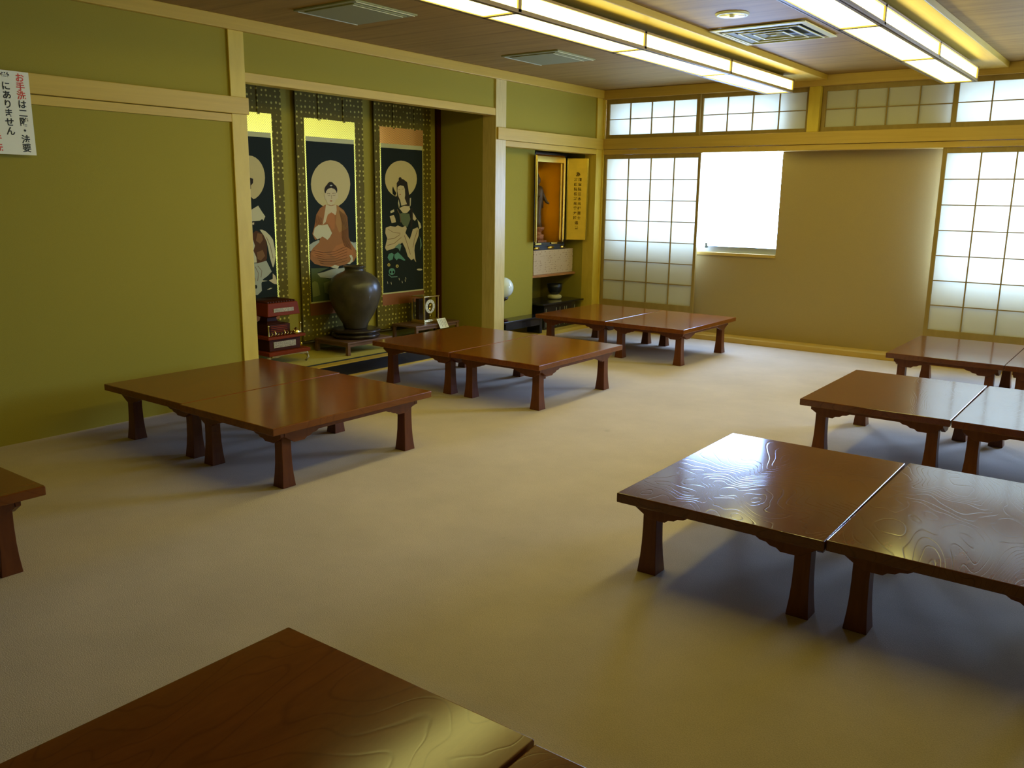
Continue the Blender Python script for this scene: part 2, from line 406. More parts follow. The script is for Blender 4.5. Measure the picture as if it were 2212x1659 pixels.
ART_CENTRE = [
 ('halo', [0.896,0.746,0.883,0.712,0.848,0.68,0.795,0.65,0.725,0.626,0.644,0.608,0.554,0.597,0.462,0.593,0.371,0.597,0.287,0.608,0.212,0.625,0.152,0.649,0.108,0.677,0.082,0.707,0.076,0.74,0.089,0.772,0.122,0.803,0.172,0.832,0.237,0.856,0.314,0.874,0.401,0.886,0.491,0.892,0.582,0.889,0.669,0.88,0.747,0.863,0.811,0.84,0.86,0.812,0.888,0.78]),
 ('cloud', [0.005,0.364,0.085,0.38,0.201,0.393,0.265,0.353,0.081,0.338,0.016,0.322]),
 ('cloud', [0.853,0.378,0.938,0.366,1.0,0.369,1.0,0.313,0.91,0.326]),
 ('robe', [0.35,0.613,0.245,0.592,0.161,0.551,0.114,0.475,0.069,0.433,0.121,0.394,0.225,0.403,0.199,0.376,0.07,0.342,0.019,0.315,0.01,0.273,0.093,0.243,0.206,0.23,0.439,0.214,0.728,0.223,0.928,0.241,1.0,0.276,0.979,0.318,0.876,0.367,0.833,0.404,0.828,0.469,0.817,0.534,0.741,0.578,0.596,0.612]),
 ('robe2', [0.595,0.606,0.736,0.574,0.804,0.52,0.818,0.462,0.627,0.435,0.561,0.493,0.577,0.542]),
 ('skin', [0.366,0.613,0.473,0.606,0.586,0.613,0.588,0.578,0.566,0.55,0.471,0.543,0.351,0.505,0.284,0.486,0.319,0.536,0.346,0.578]),
 ('robe3', [0.547,0.349,0.741,0.369,0.91,0.326,0.931,0.285,0.732,0.263,0.539,0.27,0.424,0.301]),
 ('robe3', [0.037,0.308,0.126,0.334,0.285,0.318,0.445,0.279,0.28,0.275,0.098,0.285]),
 ('cream', [0.118,0.468,0.199,0.488,0.279,0.484,0.384,0.49,0.428,0.465,0.474,0.433,0.422,0.405,0.374,0.391,0.328,0.402,0.272,0.413,0.225,0.403,0.167,0.396,0.123,0.412,0.084,0.427]),
 ('robe3', [0.397,0.55,0.473,0.565,0.538,0.553,0.543,0.507,0.529,0.456,0.474,0.454,0.43,0.486,0.351,0.508]),
 ('hair', [0.614,0.705,0.606,0.692,0.585,0.68,0.554,0.67,0.515,0.663,0.473,0.661,0.432,0.663,0.395,0.669,0.366,0.679,0.348,0.691,0.343,0.704,0.351,0.717,0.371,0.729,0.402,0.739,0.44,0.745,0.482,0.748,0.523,0.746,0.561,0.74,0.59,0.731,0.608,0.719]),
 ('hair', [0.544,0.739,0.536,0.731,0.516,0.724,0.488,0.72,0.457,0.72,0.429,0.724,0.41,0.73,0.404,0.738,0.412,0.745,0.432,0.752,0.46,0.756,0.491,0.756,0.519,0.753,0.538,0.746]),
 ('jewel', [0.513,0.734,0.505,0.731,0.485,0.729,0.465,0.73,0.457,0.734,0.466,0.737,0.486,0.739,0.505,0.738]),
 ('skin', [0.375,0.697,0.418,0.713,0.484,0.719,0.549,0.713,0.59,0.698,0.591,0.663,0.565,0.635,0.52,0.615,0.473,0.609,0.417,0.615,0.378,0.634,0.365,0.666]),
 ('skin', [0.379,0.666,0.373,0.653,0.362,0.644,0.349,0.644,0.34,0.652,0.337,0.666,0.342,0.679,0.353,0.687,0.366,0.687,0.376,0.679]),
 ('skin', [0.62,0.669,0.615,0.655,0.603,0.647,0.59,0.647,0.58,0.655,0.577,0.669,0.583,0.682,0.594,0.69,0.607,0.69,0.617,0.682]),
 ('line', [0.397,0.68,0.429,0.683,0.454,0.679,0.459,0.682,0.43,0.686,0.395,0.683]),
 ('line', [0.505,0.681,0.537,0.685,0.573,0.683,0.575,0.685,0.536,0.688,0.502,0.684]),
 ('line', [0.403,0.672,0.432,0.668,0.457,0.671,0.455,0.673,0.433,0.67,0.406,0.674]),
 ('line', [0.506,0.671,0.54,0.669,0.57,0.673,0.567,0.675,0.539,0.671,0.508,0.673]),
 ('line', [0.476,0.673,0.485,0.652,0.466,0.649,0.469,0.648,0.492,0.652,0.483,0.673]),
 ('lip', [0.501,0.637,0.493,0.634,0.473,0.633,0.453,0.634,0.445,0.637,0.454,0.64,0.474,0.641,0.493,0.64]),
 ('cream', [0.832,0.283,0.882,0.286,0.915,0.263,0.903,0.241,0.839,0.226,0.778,0.23,0.841,0.242,0.867,0.26]),
 ('cream', [0.42,0.216,0.511,0.227,0.606,0.218,0.569,0.2,0.485,0.206]),
 ('cloud', [0.113,0.179,0.271,0.186,0.437,0.2,0.629,0.203,0.776,0.207,0.82,0.147,0.599,0.138,0.384,0.143,0.198,0.155]),
 ('rock', [0.013,0.216,0.391,0.212,0.132,0.182,0.198,0.155,0.384,0.139,0.82,0.139,1.0,0.187,1.0,0.0,0.025,0.001]),
 ('rock2', [0.025,0.124,0.081,0.133,0.144,0.121,0.168,0.084,0.186,0.04,0.035,0.031]),
 ('rock2', [0.264,0.117,0.478,0.133,0.545,0.08,0.421,0.033,0.281,0.052]),
 ('fold', [0.637,0.578,0.7,0.492,0.681,0.405,0.736,0.346,0.743,0.347,0.688,0.406,0.708,0.492,0.644,0.578]),
 ('fold', [0.662,0.572,0.719,0.484,0.702,0.405,0.76,0.342,0.767,0.342,0.71,0.405,0.726,0.485,0.669,0.572]),
 ('fold', [0.688,0.566,0.738,0.477,0.724,0.405,0.784,0.337,0.791,0.338,0.731,0.405,0.745,0.477,0.695,0.567]),
 ('fold', [0.714,0.56,0.757,0.47,0.746,0.405,0.808,0.332,0.815,0.333,0.753,0.405,0.764,0.47,0.721,0.561]),
 ('fold', [0.74,0.555,0.775,0.462,0.768,0.404,0.832,0.328,0.839,0.328,0.775,0.405,0.783,0.463,0.747,0.555]),
 ('fold', [0.766,0.549,0.794,0.455,0.79,0.404,0.857,0.323,0.864,0.323,0.797,0.404,0.802,0.455,0.773,0.549]),
 ('fold', [0.792,0.543,0.813,0.448,0.812,0.404,0.881,0.318,0.888,0.318,0.819,0.404,0.82,0.448,0.8,0.543]),
 ('fold', [0.067,0.327,0.284,0.309,0.521,0.313,0.79,0.345,0.787,0.347,0.519,0.315,0.284,0.312,0.069,0.329]),
 ('fold', [0.093,0.311,0.282,0.295,0.519,0.297,0.788,0.326,0.785,0.328,0.517,0.299,0.283,0.297,0.095,0.313]),
 ('fold', [0.118,0.295,0.281,0.281,0.517,0.281,0.786,0.307,0.784,0.309,0.516,0.283,0.282,0.283,0.12,0.297]),
 ('fold', [0.144,0.279,0.279,0.267,0.516,0.265,0.784,0.288,0.782,0.29,0.514,0.267,0.28,0.269,0.146,0.281]),
 ('fold', [0.17,0.263,0.278,0.252,0.514,0.249,0.783,0.269,0.781,0.271,0.513,0.251,0.279,0.255,0.172,0.265]),
 ('fold', [0.196,0.247,0.276,0.238,0.512,0.233,0.781,0.25,0.779,0.252,0.512,0.235,0.277,0.24,0.198,0.249]),
 ('fold', [0.169,0.551,0.146,0.509,0.172,0.481,0.179,0.481,0.153,0.509,0.175,0.551]),
 ('fold', [0.2,0.544,0.178,0.509,0.205,0.485,0.211,0.485,0.184,0.509,0.206,0.544]),
 ('fold', [0.231,0.537,0.209,0.509,0.237,0.489,0.244,0.489,0.216,0.509,0.237,0.536]),
 ('fold', [0.262,0.53,0.241,0.509,0.27,0.493,0.276,0.494,0.248,0.509,0.269,0.529]),
]
ART_RIGHT = [
 ('halo', [0.857,0.797,0.846,0.768,0.815,0.74,0.767,0.715,0.703,0.694,0.627,0.678,0.543,0.668,0.456,0.665,0.37,0.668,0.29,0.677,0.218,0.692,0.16,0.711,0.117,0.735,0.09,0.761,0.083,0.789,0.094,0.817,0.123,0.844,0.169,0.868,0.229,0.889,0.301,0.905,0.382,0.915,0.468,0.92,0.554,0.918,0.636,0.91,0.71,0.896,0.772,0.876,0.819,0.853,0.848,0.826]),
 ('bgc', [0.271,0.643,0.365,0.681,0.436,0.654,0.582,0.626,0.671,0.675,0.746,0.669,0.783,0.626,0.68,0.583,0.336,0.598]),
 ('dark', [0.267,0.743,0.294,0.722,0.346,0.695,0.316,0.674,0.257,0.691,0.251,0.722]),
 ('hair', [0.357,0.764,0.43,0.793,0.516,0.793,0.613,0.773,0.632,0.739,0.659,0.682,0.68,0.583,0.581,0.591,0.364,0.66]),
 ('hair', [0.482,0.793,0.474,0.785,0.454,0.78,0.43,0.779,0.411,0.784,0.404,0.792,0.412,0.8,0.431,0.806,0.455,0.806,0.474,0.801]),
 ('skin', [0.377,0.737,0.441,0.75,0.526,0.745,0.554,0.724,0.56,0.682,0.547,0.661,0.602,0.619,0.463,0.608,0.436,0.647,0.393,0.674,0.371,0.709]),
 ('line', [0.404,0.718,0.44,0.721,0.438,0.723,0.402,0.721]),
 ('line', [0.476,0.722,0.525,0.724,0.525,0.727,0.476,0.725]),
 ('lip', [0.457,0.687,0.451,0.685,0.438,0.684,0.424,0.685,0.418,0.687,0.424,0.689,0.438,0.691,0.452,0.69]),
 ('cream', [0.4,0.653,0.422,0.612,0.404,0.591,0.381,0.626]),
 ('cream', [0.671,0.661,0.704,0.665,0.692,0.612,0.668,0.598]),
 ('skin', [0.409,0.591,0.532,0.608,0.656,0.605,0.68,0.583,0.604,0.559,0.505,0.555]),
 ('green', [0.407,0.552,0.505,0.559,0.654,0.551,0.683,0.512,0.6,0.456,0.501,0.47,0.429,0.506]),
 ('line', [0.352,0.583,0.423,0.541,0.432,0.492,0.449,0.492,0.439,0.542,0.367,0.585]),
 ('skin', [0.177,0.535,0.273,0.545,0.308,0.521,0.324,0.494,0.222,0.488]),
 ('cream', [0.191,0.57,0.282,0.584,0.286,0.566,0.202,0.556]),
 ('skin', [0.742,0.562,0.792,0.54,0.835,0.515,0.791,0.501,0.741,0.512]),
 ('cream', [0.855,0.511,0.931,0.482,0.956,0.453,0.904,0.439,0.88,0.475]),
 ('hair', [0.693,0.59,0.731,0.59,0.726,0.455,0.675,0.448]),
 ('skin2', [0.078,0.456,0.185,0.468,0.305,0.461,0.366,0.471,0.476,0.456,0.551,0.467,0.587,0.448,0.549,0.417,0.659,0.369,0.738,0.44,0.853,0.454,0.894,0.439,0.882,0.395,0.785,0.324,0.748,0.226,0.686,0.219,0.604,0.247,0.544,0.306,0.471,0.35,0.298,0.313,0.092,0.297,0.053,0.317,0.109,0.383,0.064,0.421]),
 ('skin', [0.766,0.302,0.794,0.222,0.814,0.203,0.783,0.211,0.743,0.237]),
 ('fold', [0.134,0.444,0.253,0.422,0.424,0.413,0.426,0.416,0.256,0.424,0.139,0.446]),
 ('fold', [0.109,0.374,0.279,0.379,0.427,0.406,0.422,0.408,0.275,0.382,0.108,0.377]),
 ('fold', [0.107,0.332,0.277,0.344,0.451,0.385,0.445,0.387,0.273,0.347,0.105,0.335]),
 ('fold', [0.518,0.399,0.59,0.333,0.663,0.26,0.673,0.261,0.6,0.334,0.528,0.4]),
 ('fold', [0.848,0.432,0.769,0.368,0.728,0.31,0.738,0.31,0.778,0.367,0.857,0.431]),
 ('teal', [0.106,0.249,0.139,0.273,0.211,0.281,0.259,0.268,0.226,0.233,0.148,0.226]),
 ('teal', [0.271,0.267,0.357,0.282,0.442,0.257,0.54,0.223,0.515,0.218,0.416,0.233,0.367,0.237,0.323,0.225,0.27,0.246]),
 ('teal2', [0.903,0.388,0.941,0.366,0.957,0.321,0.912,0.285,0.927,0.336]),
 ('teal2', [0.274,0.317,0.397,0.344,0.446,0.329,0.407,0.286,0.371,0.308]),
 ('eye', [0.17,0.196,0.165,0.19,0.152,0.186,0.134,0.185,0.116,0.187,0.103,0.191,0.098,0.197,0.104,0.203,0.117,0.207,0.135,0.208,0.153,0.206,0.166,0.201]),
 ('eye', [0.372,0.183,0.367,0.177,0.353,0.173,0.335,0.172,0.316,0.174,0.303,0.178,0.298,0.184,0.304,0.19,0.317,0.194,0.336,0.195,0.354,0.193,0.367,0.188]),
 ('dark', [0.151,0.196,0.147,0.193,0.137,0.192,0.126,0.193,0.122,0.197,0.127,0.199,0.137,0.201,0.147,0.199]),
 ('dark', [0.35,0.183,0.345,0.18,0.335,0.179,0.325,0.181,0.321,0.184,0.325,0.187,0.335,0.188,0.346,0.186]),
 ('teal', [0.282,0.146,0.274,0.136,0.252,0.128,0.22,0.124,0.186,0.125,0.155,0.13,0.134,0.139,0.127,0.15,0.135,0.16,0.157,0.168,0.188,0.172,0.223,0.171,0.254,0.166,0.275,0.157]),
 ('dark', [0.194,0.144,0.187,0.138,0.172,0.135,0.157,0.138,0.151,0.145,0.158,0.152,0.173,0.155,0.188,0.152]),
 ('dark', [0.262,0.143,0.255,0.136,0.24,0.133,0.224,0.137,0.218,0.144,0.225,0.151,0.241,0.153,0.256,0.15]),
 ('teal2', [0.112,0.126,0.188,0.106,0.337,0.106,0.336,0.111,0.192,0.112,0.125,0.131]),
 ('cream', [0.968,0.144,0.954,0.14,0.917,0.138,0.872,0.139,0.836,0.143,0.822,0.148,0.836,0.152,0.873,0.153,0.918,0.152,0.954,0.149]),
 ('cream', [0.367,0.097,0.376,0.081,0.388,0.081,0.379,0.097]),
 ('cream', [0.44,0.075,0.449,0.059,0.462,0.059,0.452,0.075]),
 ('cream', [0.529,0.1,0.538,0.083,0.551,0.084,0.541,0.1]),
 ('cream', [0.086,0.079,0.095,0.063,0.106,0.064,0.098,0.08]),
 ('cream', [0.17,0.073,0.179,0.057,0.191,0.058,0.182,0.074]),
 ('cream', [0.515,0.082,0.525,0.065,0.537,0.066,0.528,0.082]),
]

# ================================================================== the room
YB = 7.86          # back edge of the room, where the sliding screens stand
YW = 7.99          # face of the wall behind the screens
XR, YF = 6.5, -2.2 # right wall and the wall behind the camera
ZC = 2.377         # ceiling
PA = (3.449, 3.5625)   # left alcove post
PB = (6.100, 6.245)    # right alcove post
XA = -0.64         # back of the alcoves

m = MB(); m.box(-0.02, XR, YF, YW + 0.2, -0.10, 0.0)
struct('floor', m, M['carpet'])
m = MB(); m.box(-0.9, XR, YF, YW + 0.2, ZC, ZC + 0.08)
struct('ceiling', m, M['ceiling'])

m = MB()
m.box(-0.10, 0, YF, PA[0], 0, ZC)                         # long panel
m.box(-0.10, 0, PA[0], PB[0], 2.035, ZC)                  # over the picture alcove
m.box(-0.10, 0, PB[0] + 0.02, YW + 0.2, 1.78, ZC)                # over the shrine alcove
m.box(XA - 0.1, XA, PA[0] - 0.1, YW + 0.2, 0, ZC)         # alcove back
m.box(XA, -0.10, PA[0] - 0.1, PA[0], 0, ZC)               # alcove left cheek
m.box(XA, -0.13, PB[0], PB[1], 0, ZC)                     # cheek between the alcoves
m.box(XA, -0.18, PB[1], 6.95, 0, ZC)                      # shallow part beside the shrine
m.box(XA, -0.12, 7.74, YW + 0.2, 0, ZC)                   # right cheek of the shrine alcove
struct('wall_left', m, M['wall'])
m = MB(); m.box(XR, XR + 0.1, YF, YW + 0.2, 0, ZC); struct('wall_right', m, M['wall'])
m = MB(); m.box(-0.1, XR + 0.1, YF - 0.1, YF, 0, ZC); struct('wall_front', m, M['wall'])
m = MB()
zt = 2.28
xs = [0.0, WIN[0][0], WIN[0][1], WIN[1][0], WIN[1][1], XR]
for a, b in ((xs[0] - 0.12, xs[1]), (xs[2], xs[3]), (xs[4], xs[5])):
    m.box(a, b, YW, YW + 0.16, 0, ZC)
for (a, b), zl in (((xs[1], xs[2]), 0.80), ((xs[3], xs[4]), 0.575)):
    m.box(a, b, YW, YW + 0.16, 0, zl); m.box(a, b, YW, YW + 0.16, WIN[0][3], ZC)
struct('wall_back', m, M['wallback'])

# alcove floors and fronts
m = MB(); m.box(XA, -0.115, PA[0], PB[0], 0.0, 0.105)
o = struct('trim_1', m, M['tatami'])
m = MB(); m.box(-0.115, -0.075, PA[1] - 0.02, PB[0], 0.0, 0.106); struct('trim_2', m, M['tatamiedge'])
m = MB(); m.box(-0.075, 0.0, PA[1], PB[0], 0.0, 0.098); struct('trim_3', m, M['black'], 0.002)
m = MB(); m.box(-0.075, 0.0, PA[1], PB[0], 0.098, 0.106); struct('trim_4', m, M['woodh'])
m = MB(); m.box(XA, 0.0, PB[1], 7.74, 0.0, 0.035); struct('trim_5', m, M['woodh'], 0.002)
m = MB(); m.box(0.0, 0.012, PA[1], PB[0], 0.0, 0.012); struct('trim_6', m, M['woodh'])

# posts
m = MB(); m.box(-0.115, 0.015, PA[0], PA[1], 0, ZC); struct('trim_7', m, M['wood'], 0.003)
m = MB(); m.box(-0.13, 0.015, PB[0], PB[1], 0, ZC); struct('trim_8', m, M['postwood'], 0.003)
m = MB(); m.box(-0.12, 0.015, 7.74, YB, 0, ZC); struct('trim_9', m, M['wood'], 0.003)
# lintels, rails and cornice on the left wall
m = MB(); m.box(-0.08, 0.012, PA[1], PB[0], 2.0056, 2.0646); struct('trim_10', m, M['woodh'], 0.002)
m = MB(); m.box(0.0, 0.034, YF, PA[1] + 0.004, 1.808, 1.909); struct('trim_11', m, M['woodh'], 0.003)
m = MB(); m.box(0.0, 0.014, YF, PA[0], 1.757, 1.805); struct('trim_12', m, M['woodh'], 0.002)
m = MB(); m.box(0.0, 0.034, PB[0] + 0.012, YB - 0.02, 1.808, 1.909); struct('trim_13', m, M['woodh'], 0.003)
m = MB(); m.box(-0.10, 0.014, PB[1], YB - 0.02, 1.757, 1.805); struct('trim_14', m, M['woodh'], 0.002)
m = MB(); m.box(0.0, 0.035, YF, YB, 2.300, ZC)
struct('trim_15', m, M['woodh'], 0.004)
# back wall rails, cornice, transom post
m = MB(); m.box(0.0, XR, YB - 0.02, YB + 0.13, 1.808, 1.912); struct('trim_16', m, M['woodx'], 0.003)
m = MB(); m.box(0.0, XR, YB - 0.006, YB + 0.13, 1.757, 1.805); struct('trim_17', m, M['woodx'], 0.002)
m = MB(); m.box(0.0, XR, YB - 0.03, YB + 0.13, 2.290, ZC); struct('trim_18', m, M['woodx'], 0.003)
k = 19
for x in (2.082, 4.262):
    m = MB(); m.box(x, x + 0.10, YB - 0.012, YB + 0.13, 1.912, 2.29); struct('trim_%d' % k, m, M['wood'], 0.003); k += 1
m = MB(); m.box(-0.0, 0.03, YB - 0.012, YB + 0.13, 0.045, 2.29); struct('trim_%d' % k, m, M['wood'], 0.003); k += 1
m = MB(); m.box(4.262, 4.372, YB - 0.012, YB + 0.13, 0.0, 1.757); struct('trim_%d' % k, m, M['wood'], 0.003); k += 1
# threshold along the foot of the back wall
m = MB(); m.box(0.0, XR, 7.79, YW, 0.0, 0.045); struct('baseboard_back', m, M['woodx'], 0.002)
# boards that carry the lamp rows
for x in (1.985, 3.350):
    m = MB(); m.box(x - 0.25, x + 0.25, YF, YB - 0.03, 2.335, ZC); struct('trim_%d' % k, m, M['woodh'], 0.003); k += 1

# windows
def window(n, x0, x1, z0, z1):
    r = empty('window_%d' % n, ((x0 + x1) / 2, YW + 0.08, z0)); r['kind'] = 'structure'
    f = MB(); t = 0.03
    f.box(x0, x1, YW + 0.05, YW + 0.10, z0 - 0.055, z0); f.box(x0, x1, YW + 0.05, YW + 0.10, z1 - t, z1)
    f.box(x0, x0 + t, YW + 0.05, YW + 0.10, z0, z1 - t); f.box(x1 - 0.006, x1, YW + 0.05, YW + 0.10, z0, z1 - t)
    local(r, f, 'window_frame', M['alu'], 0.002)
    s = MB(); s.box(x0, x1, YW - 0.012, YW + 0.10, z0 - 0.085, z0 - 0.056)
    local(r, s, 'window_sill', M['woodx'], 0.002)
    g = MB(); g.box(x0 + t, x1 - 0.006, YW + 0.072, YW + 0.078, z0, z1 - t)
    local(r, g, 'window_pane', M['glass'])
    return r
w1 = window(1, *WIN[0]); window(2, *WIN[1])
h = MB(); h.box(1.115, 1.135, YW + 0.035, YW + 0.05, 0.865, 0.915); local(w1, h, 'window_catch', M['greyd'], 0.003)

# sliding paper screens and transom screens
def screen(name, label, cat, x0, x1, z0, z1, cols, rows, fr, rail, y, group=None, colx=None):
    r = thing(name, label, cat, ((x0 + x1) / 2, y, z0), group)
    f = MB(); d0, d1 = y - 0.014, y + 0.014
    f.box(x0, x0 + fr, d0, d1, z0, z1); f.box(x1 - fr, x1, d0, d1, z0, z1)
    f.box(x0 + fr, x1 - fr, d0, d1, z0, z0 + rail[0]); f.box(x0 + fr, x1 - fr, d0, d1, z1 - rail[1], z1)
    local(r, f, 'screen_frame', M['frame'], 0.0015)
    ix0, ix1, iz0, iz1 = x0 + fr, x1 - fr, z0 + rail[0], z1 - rail[1]
    g = MB(); t = 0.0048
    for i in range(1, cols):
        x = ix0 + (ix1 - ix0) * i / cols; g.box(x - t, x + t, y - 0.010, y + 0.003, iz0, iz1)
    for i in range(1, rows):
        z = iz0 + (iz1 - iz0) * i / rows; g.box(ix0, ix1, y - 0.009, y + 0.003, z - t * 0.8, z + t * 0.8)
    local(r, g, 'lattice', M['frame'])
    p = MB(); p.add([(ix0, y + 0.004, iz0), (ix1, y + 0.004, iz0), (ix1, y + 0.004, iz1), (ix0, y + 0.004, iz1)], [(0, 1, 2, 3)])
    local(r, p, 'paper', M['paper'])
    return r
screen('sliding_screen', 'tall paper sliding screen in the far left corner, left of the bare bright window', 'sliding screen',
       0.034, 1.096, 0.047, 1.756, 4, 7, 0.028, (0.25, 0.042), YB + 0.020, 'tall paper sliding screens')
screen('sliding_screen', 'tall paper sliding screen at the right edge, cut off by the picture frame', 'sliding screen',
       3.196, 4.256, 0.047, 1.756, 4, 7, 0.032, (0.242, 0.042), YB + 0.020, 'tall paper sliding screens')
tg = 'paper transom screens above the back rail'
screen('transom_screen', 'long low paper transom screen nearest the left corner, above the leftmost tall sliding screen', 'transom screen',
       0.040, 1.060, 1.9125, 2.2895, 4, 2, 0.036, (0.036, 0.044), YB + 0.020, tg)
screen('transom_screen', 'long low paper transom screen directly above the bare window, partly behind the lamp end', 'transom screen',
       1.045, 2.080, 1.9125, 2.2895, 4, 2, 0.030, (0.036, 0.036), YB + 0.052, tg)
screen('transom_screen', 'dim long low paper transom screen just right of the short transom post', 'transom screen',
       2.186, 3.256, 1.9125, 2.2895, 4, 2, 0.034, (0.040, 0.040), YB + 0.052, tg)
screen('transom_screen', 'bright long low paper transom screen at the right edge, above the right tall sliding screen', 'transom screen',
       3.232, 4.260, 1.9125, 2.2895, 4, 2, 0.034, (0.040, 0.040), YB + 0.020, tg)

# ================================================================== ceiling things
def lamp_row(cx, label):
    zb, zt_, hw, y1, seg, n = 2.200, 2.300, 0.115, 7.40, 1.26, 4
    r = thing('ceiling_lamp', label, 'ceiling lamp', (cx, y1 - seg * n / 2, 2.334), 'long box lamps in rows along the ceiling')
    f = MB(); t = 0.026
    ys = [y1 - seg * i for i in range(n + 1)]
    ya, yb = ys[-1], ys[0]
    for s in (-1, 1):
        f.box(cx + s * (hw + 0.007) - (0.014 if s > 0 else 0) - (0.0 if s > 0 else 0.0), cx + s * (hw + 0.007) + (0 if s > 0 else 0.014), ya, yb, zb - 0.004, zb + 0.015)       # lower edge strips
        f.box(cx + s * hw - 0.007, cx + s * hw + 0.007, ya, yb, zt_ - 0.014, zt_)
        f.box(cx + s * (hw - 0.012) - 0.012, cx + s * (hw - 0.012) + 0.012, ya, yb, zb - 0.004, zb + 0.002)
    for y in ys:
        yy = min(max(y, ya + 0.007), yb - 0.007)
        f.box(cx - hw, cx + hw, yy - 0.014, yy + 0.014, zb - 0.004, zb + 0.006)
        for s in (-1, 1): f.box(cx + s * hw - 0.007, cx + s * hw + 0.007, yy - 0.013, yy + 0.013, zb, zt_)
    f.box(cx - hw + 0.002, cx + hw - 0.002, ya, yb, zt_ - 0.006, zt_)                      # closed top
    for y in (ya, yb): f.box(cx - hw + 0.006, cx + hw - 0.006, y - 0.003, y + 0.003, zb + 0.006, zt_ - 0.006)   # closed ends
    local(r, f, 'lamp_frame', M['frame'], 0.001)
    g = MB()
    for y in ys[:-1]: g.box(cx - 0.04, cx + 0.04, y - 0.10, y - 0.04, zt_, 2.335)
    g.box(cx - 0.035, cx + 0.035, ya + 0.1, yb - 0.1, zt_, 2.318)
    local(r, g, 'lamp_mount', M['greyd'])
    for i in range(n):
        a, b = ys[i + 1] + 0.008, ys[i] - 0.008
        d = MB()
        x0, x1, z0, z1 = cx - hw + 0.003, cx + hw - 0.003, zb + 0.003, zt_ - 0.008
        d.add([(x0,a,z1),(x0,a,z0),(x1,a,z0),(x1,a,z1),(x0,b,z1),(x0,b,z0),(x1,b,z0),(x1,b,z1)],
              [(0,1,5,4),(1,2,6,5),(2,3,7,6)])
        local(r, d, 'lamp_diffuser', M['lamp'])
    return r
lamp_row(1.985, 'long glowing box lamp left of the slatted vent, ending before the left transoms')
lamp_row(3.350, 'long glowing box lamp at the upper right, right of the slatted square vent')

def flat_panel(x0, x1, y0, y1, label):
    r = thing('ceiling_panel', label, 'ceiling panel', ((x0 + x1) / 2, (y0 + y1) / 2, ZC - 0.012), 'flat grey square ceiling panels')
    p = MB(); p.box(x0, x1, y0, y1, ZC - 0.010, ZC - 0.0005); local(r, p, 'panel_frame', M['grey'], 0.002)
    p = MB(); p.box(x0 + 0.05, x1 - 0.05, y0 + 0.04, y1 - 0.04, ZC - 0.016, ZC - 0.010); local(r, p, 'panel_plate', M['grey'], 0.002)
    p = MB()
    for x in (x0 + 0.012, x1 - 0.018): p.box(x, x + 0.006, y0 + 0.02, y1 - 0.01, ZC - 0.014, ZC - 0.010)
    p.box(x1 - 0.075, x1 - 0.071, y0 + 0.05, y1 - 0.05, ZC - 0.019, ZC - 0.016)
    local(r, p, 'panel_trim', M['greyl'])
flat_panel(0.50, 1.02, 3.56, 4.06, 'flat grey ceiling panel nearest the viewer, above the left alcove post')
flat_panel(0.50, 1.02, 5.54, 6.06, 'smaller looking flat grey ceiling panel above the post between the two alcoves')

def vent(x0, x1, y0, y1):
    r = thing('ceiling_vent', 'square grey air diffuser with nested louvres between the two lamp rows', 'ceiling vent', ((x0 + x1) / 2, (y0 + y1) / 2, ZC - 0.012))
    cx, cy, h = (x0 + x1) / 2, (y0 + y1) / 2, (x1 - x0) / 2
    def ring(mb, ho, hi, zo, zi, t=0.006):
        o = [(cx - ho, cy - ho), (cx + ho, cy - ho), (cx + ho, cy + ho), (cx - ho, cy + ho)]
        i = [(cx - hi, cy - hi), (cx + hi, cy - hi), (cx + hi, cy + hi), (cx - hi, cy + hi)]
        v = [(a, b, zo) for a, b in o] + [(a, b, zi) for a, b in i] + [(a, b, zo + t) for a, b in o] + [(a, b, zi + t) for a, b in i]
        f = []
        for k_ in range(4):
            j = (k_ + 1) % 4
            f += [(k_, j, 4 + j, 4 + k_), (8 + k_, 12 + k_, 12 + j, 8 + j), (k_, 8 + k_, 8 + j, j), (4 + k_, 4 + j, 12 + j, 12 + k_)]
        mb.add(v, f)
    a = MB(); ring(a, h, h - 0.035, ZC - 0.014, ZC - 0.018); local(r, a, 'vent_frame', M['greyl'])
    a = MB(); a.box(cx - h + 0.03, cx + h - 0.03, cy - h + 0.03, cy + h - 0.03, ZC - 0.004, ZC - 0.001); local(r, a, 'vent_back', M['greyd'])
    for q in (0.80, 0.55, 0.32):
        a = MB(); ring(a, h * q, h * (q - 0.13), ZC - 0.020, ZC - 0.010, 0.002); lv = local(r, a, 'louvre', M['grey'])
        a = MB(); ring(a, h * q + 0.002, h * q - 0.005, ZC - 0.024, ZC - 0.024, 0.004)
        off_ = Vector(r.location); a.v = [tuple(Vector(p) - off_) for p in a.v]; a.build('louvre_edge', M['greyl'], lv)
    a = MB(); a.frustum(cx, cy, ZC - 0.022, h * 0.12, h * 0.12, ZC - 0.006, h * 0.28, h * 0.28); local(r, a, 'vent_centre', M['grey'])
vent(2.255, 2.865, 5.43, 6.03)
r = thing('downlight', 'small round recessed downlight with a bright reflector, left of the slatted vent', 'downlight', (2.565, 5.06, ZC - 0.01))
a = MB(); a.lathe(2.565, 5.06, [(0.070, ZC - 0.001), (0.078, ZC - 0.012), (0.092, ZC - 0.010), (0.098, ZC - 0.001)], 36, cap=False); local(r, a, 'downlight_rim', M['greyl'])
a = MB(); a.lathe(2.565, 5.06, [(0.076, ZC - 0.011), (0.05, ZC - 0.004), (0.02, ZC - 0.002)], 32); local(r, a, 'reflector', M['chrome'])
a = MB(); a.lathe(2.565, 5.06, [(0.006, ZC - 0.020), (0.016, ZC - 0.016), (0.018, ZC - 0.010), (0.010, ZC - 0.004)], 16); local(r, a, 'bulb', M['bulb'])

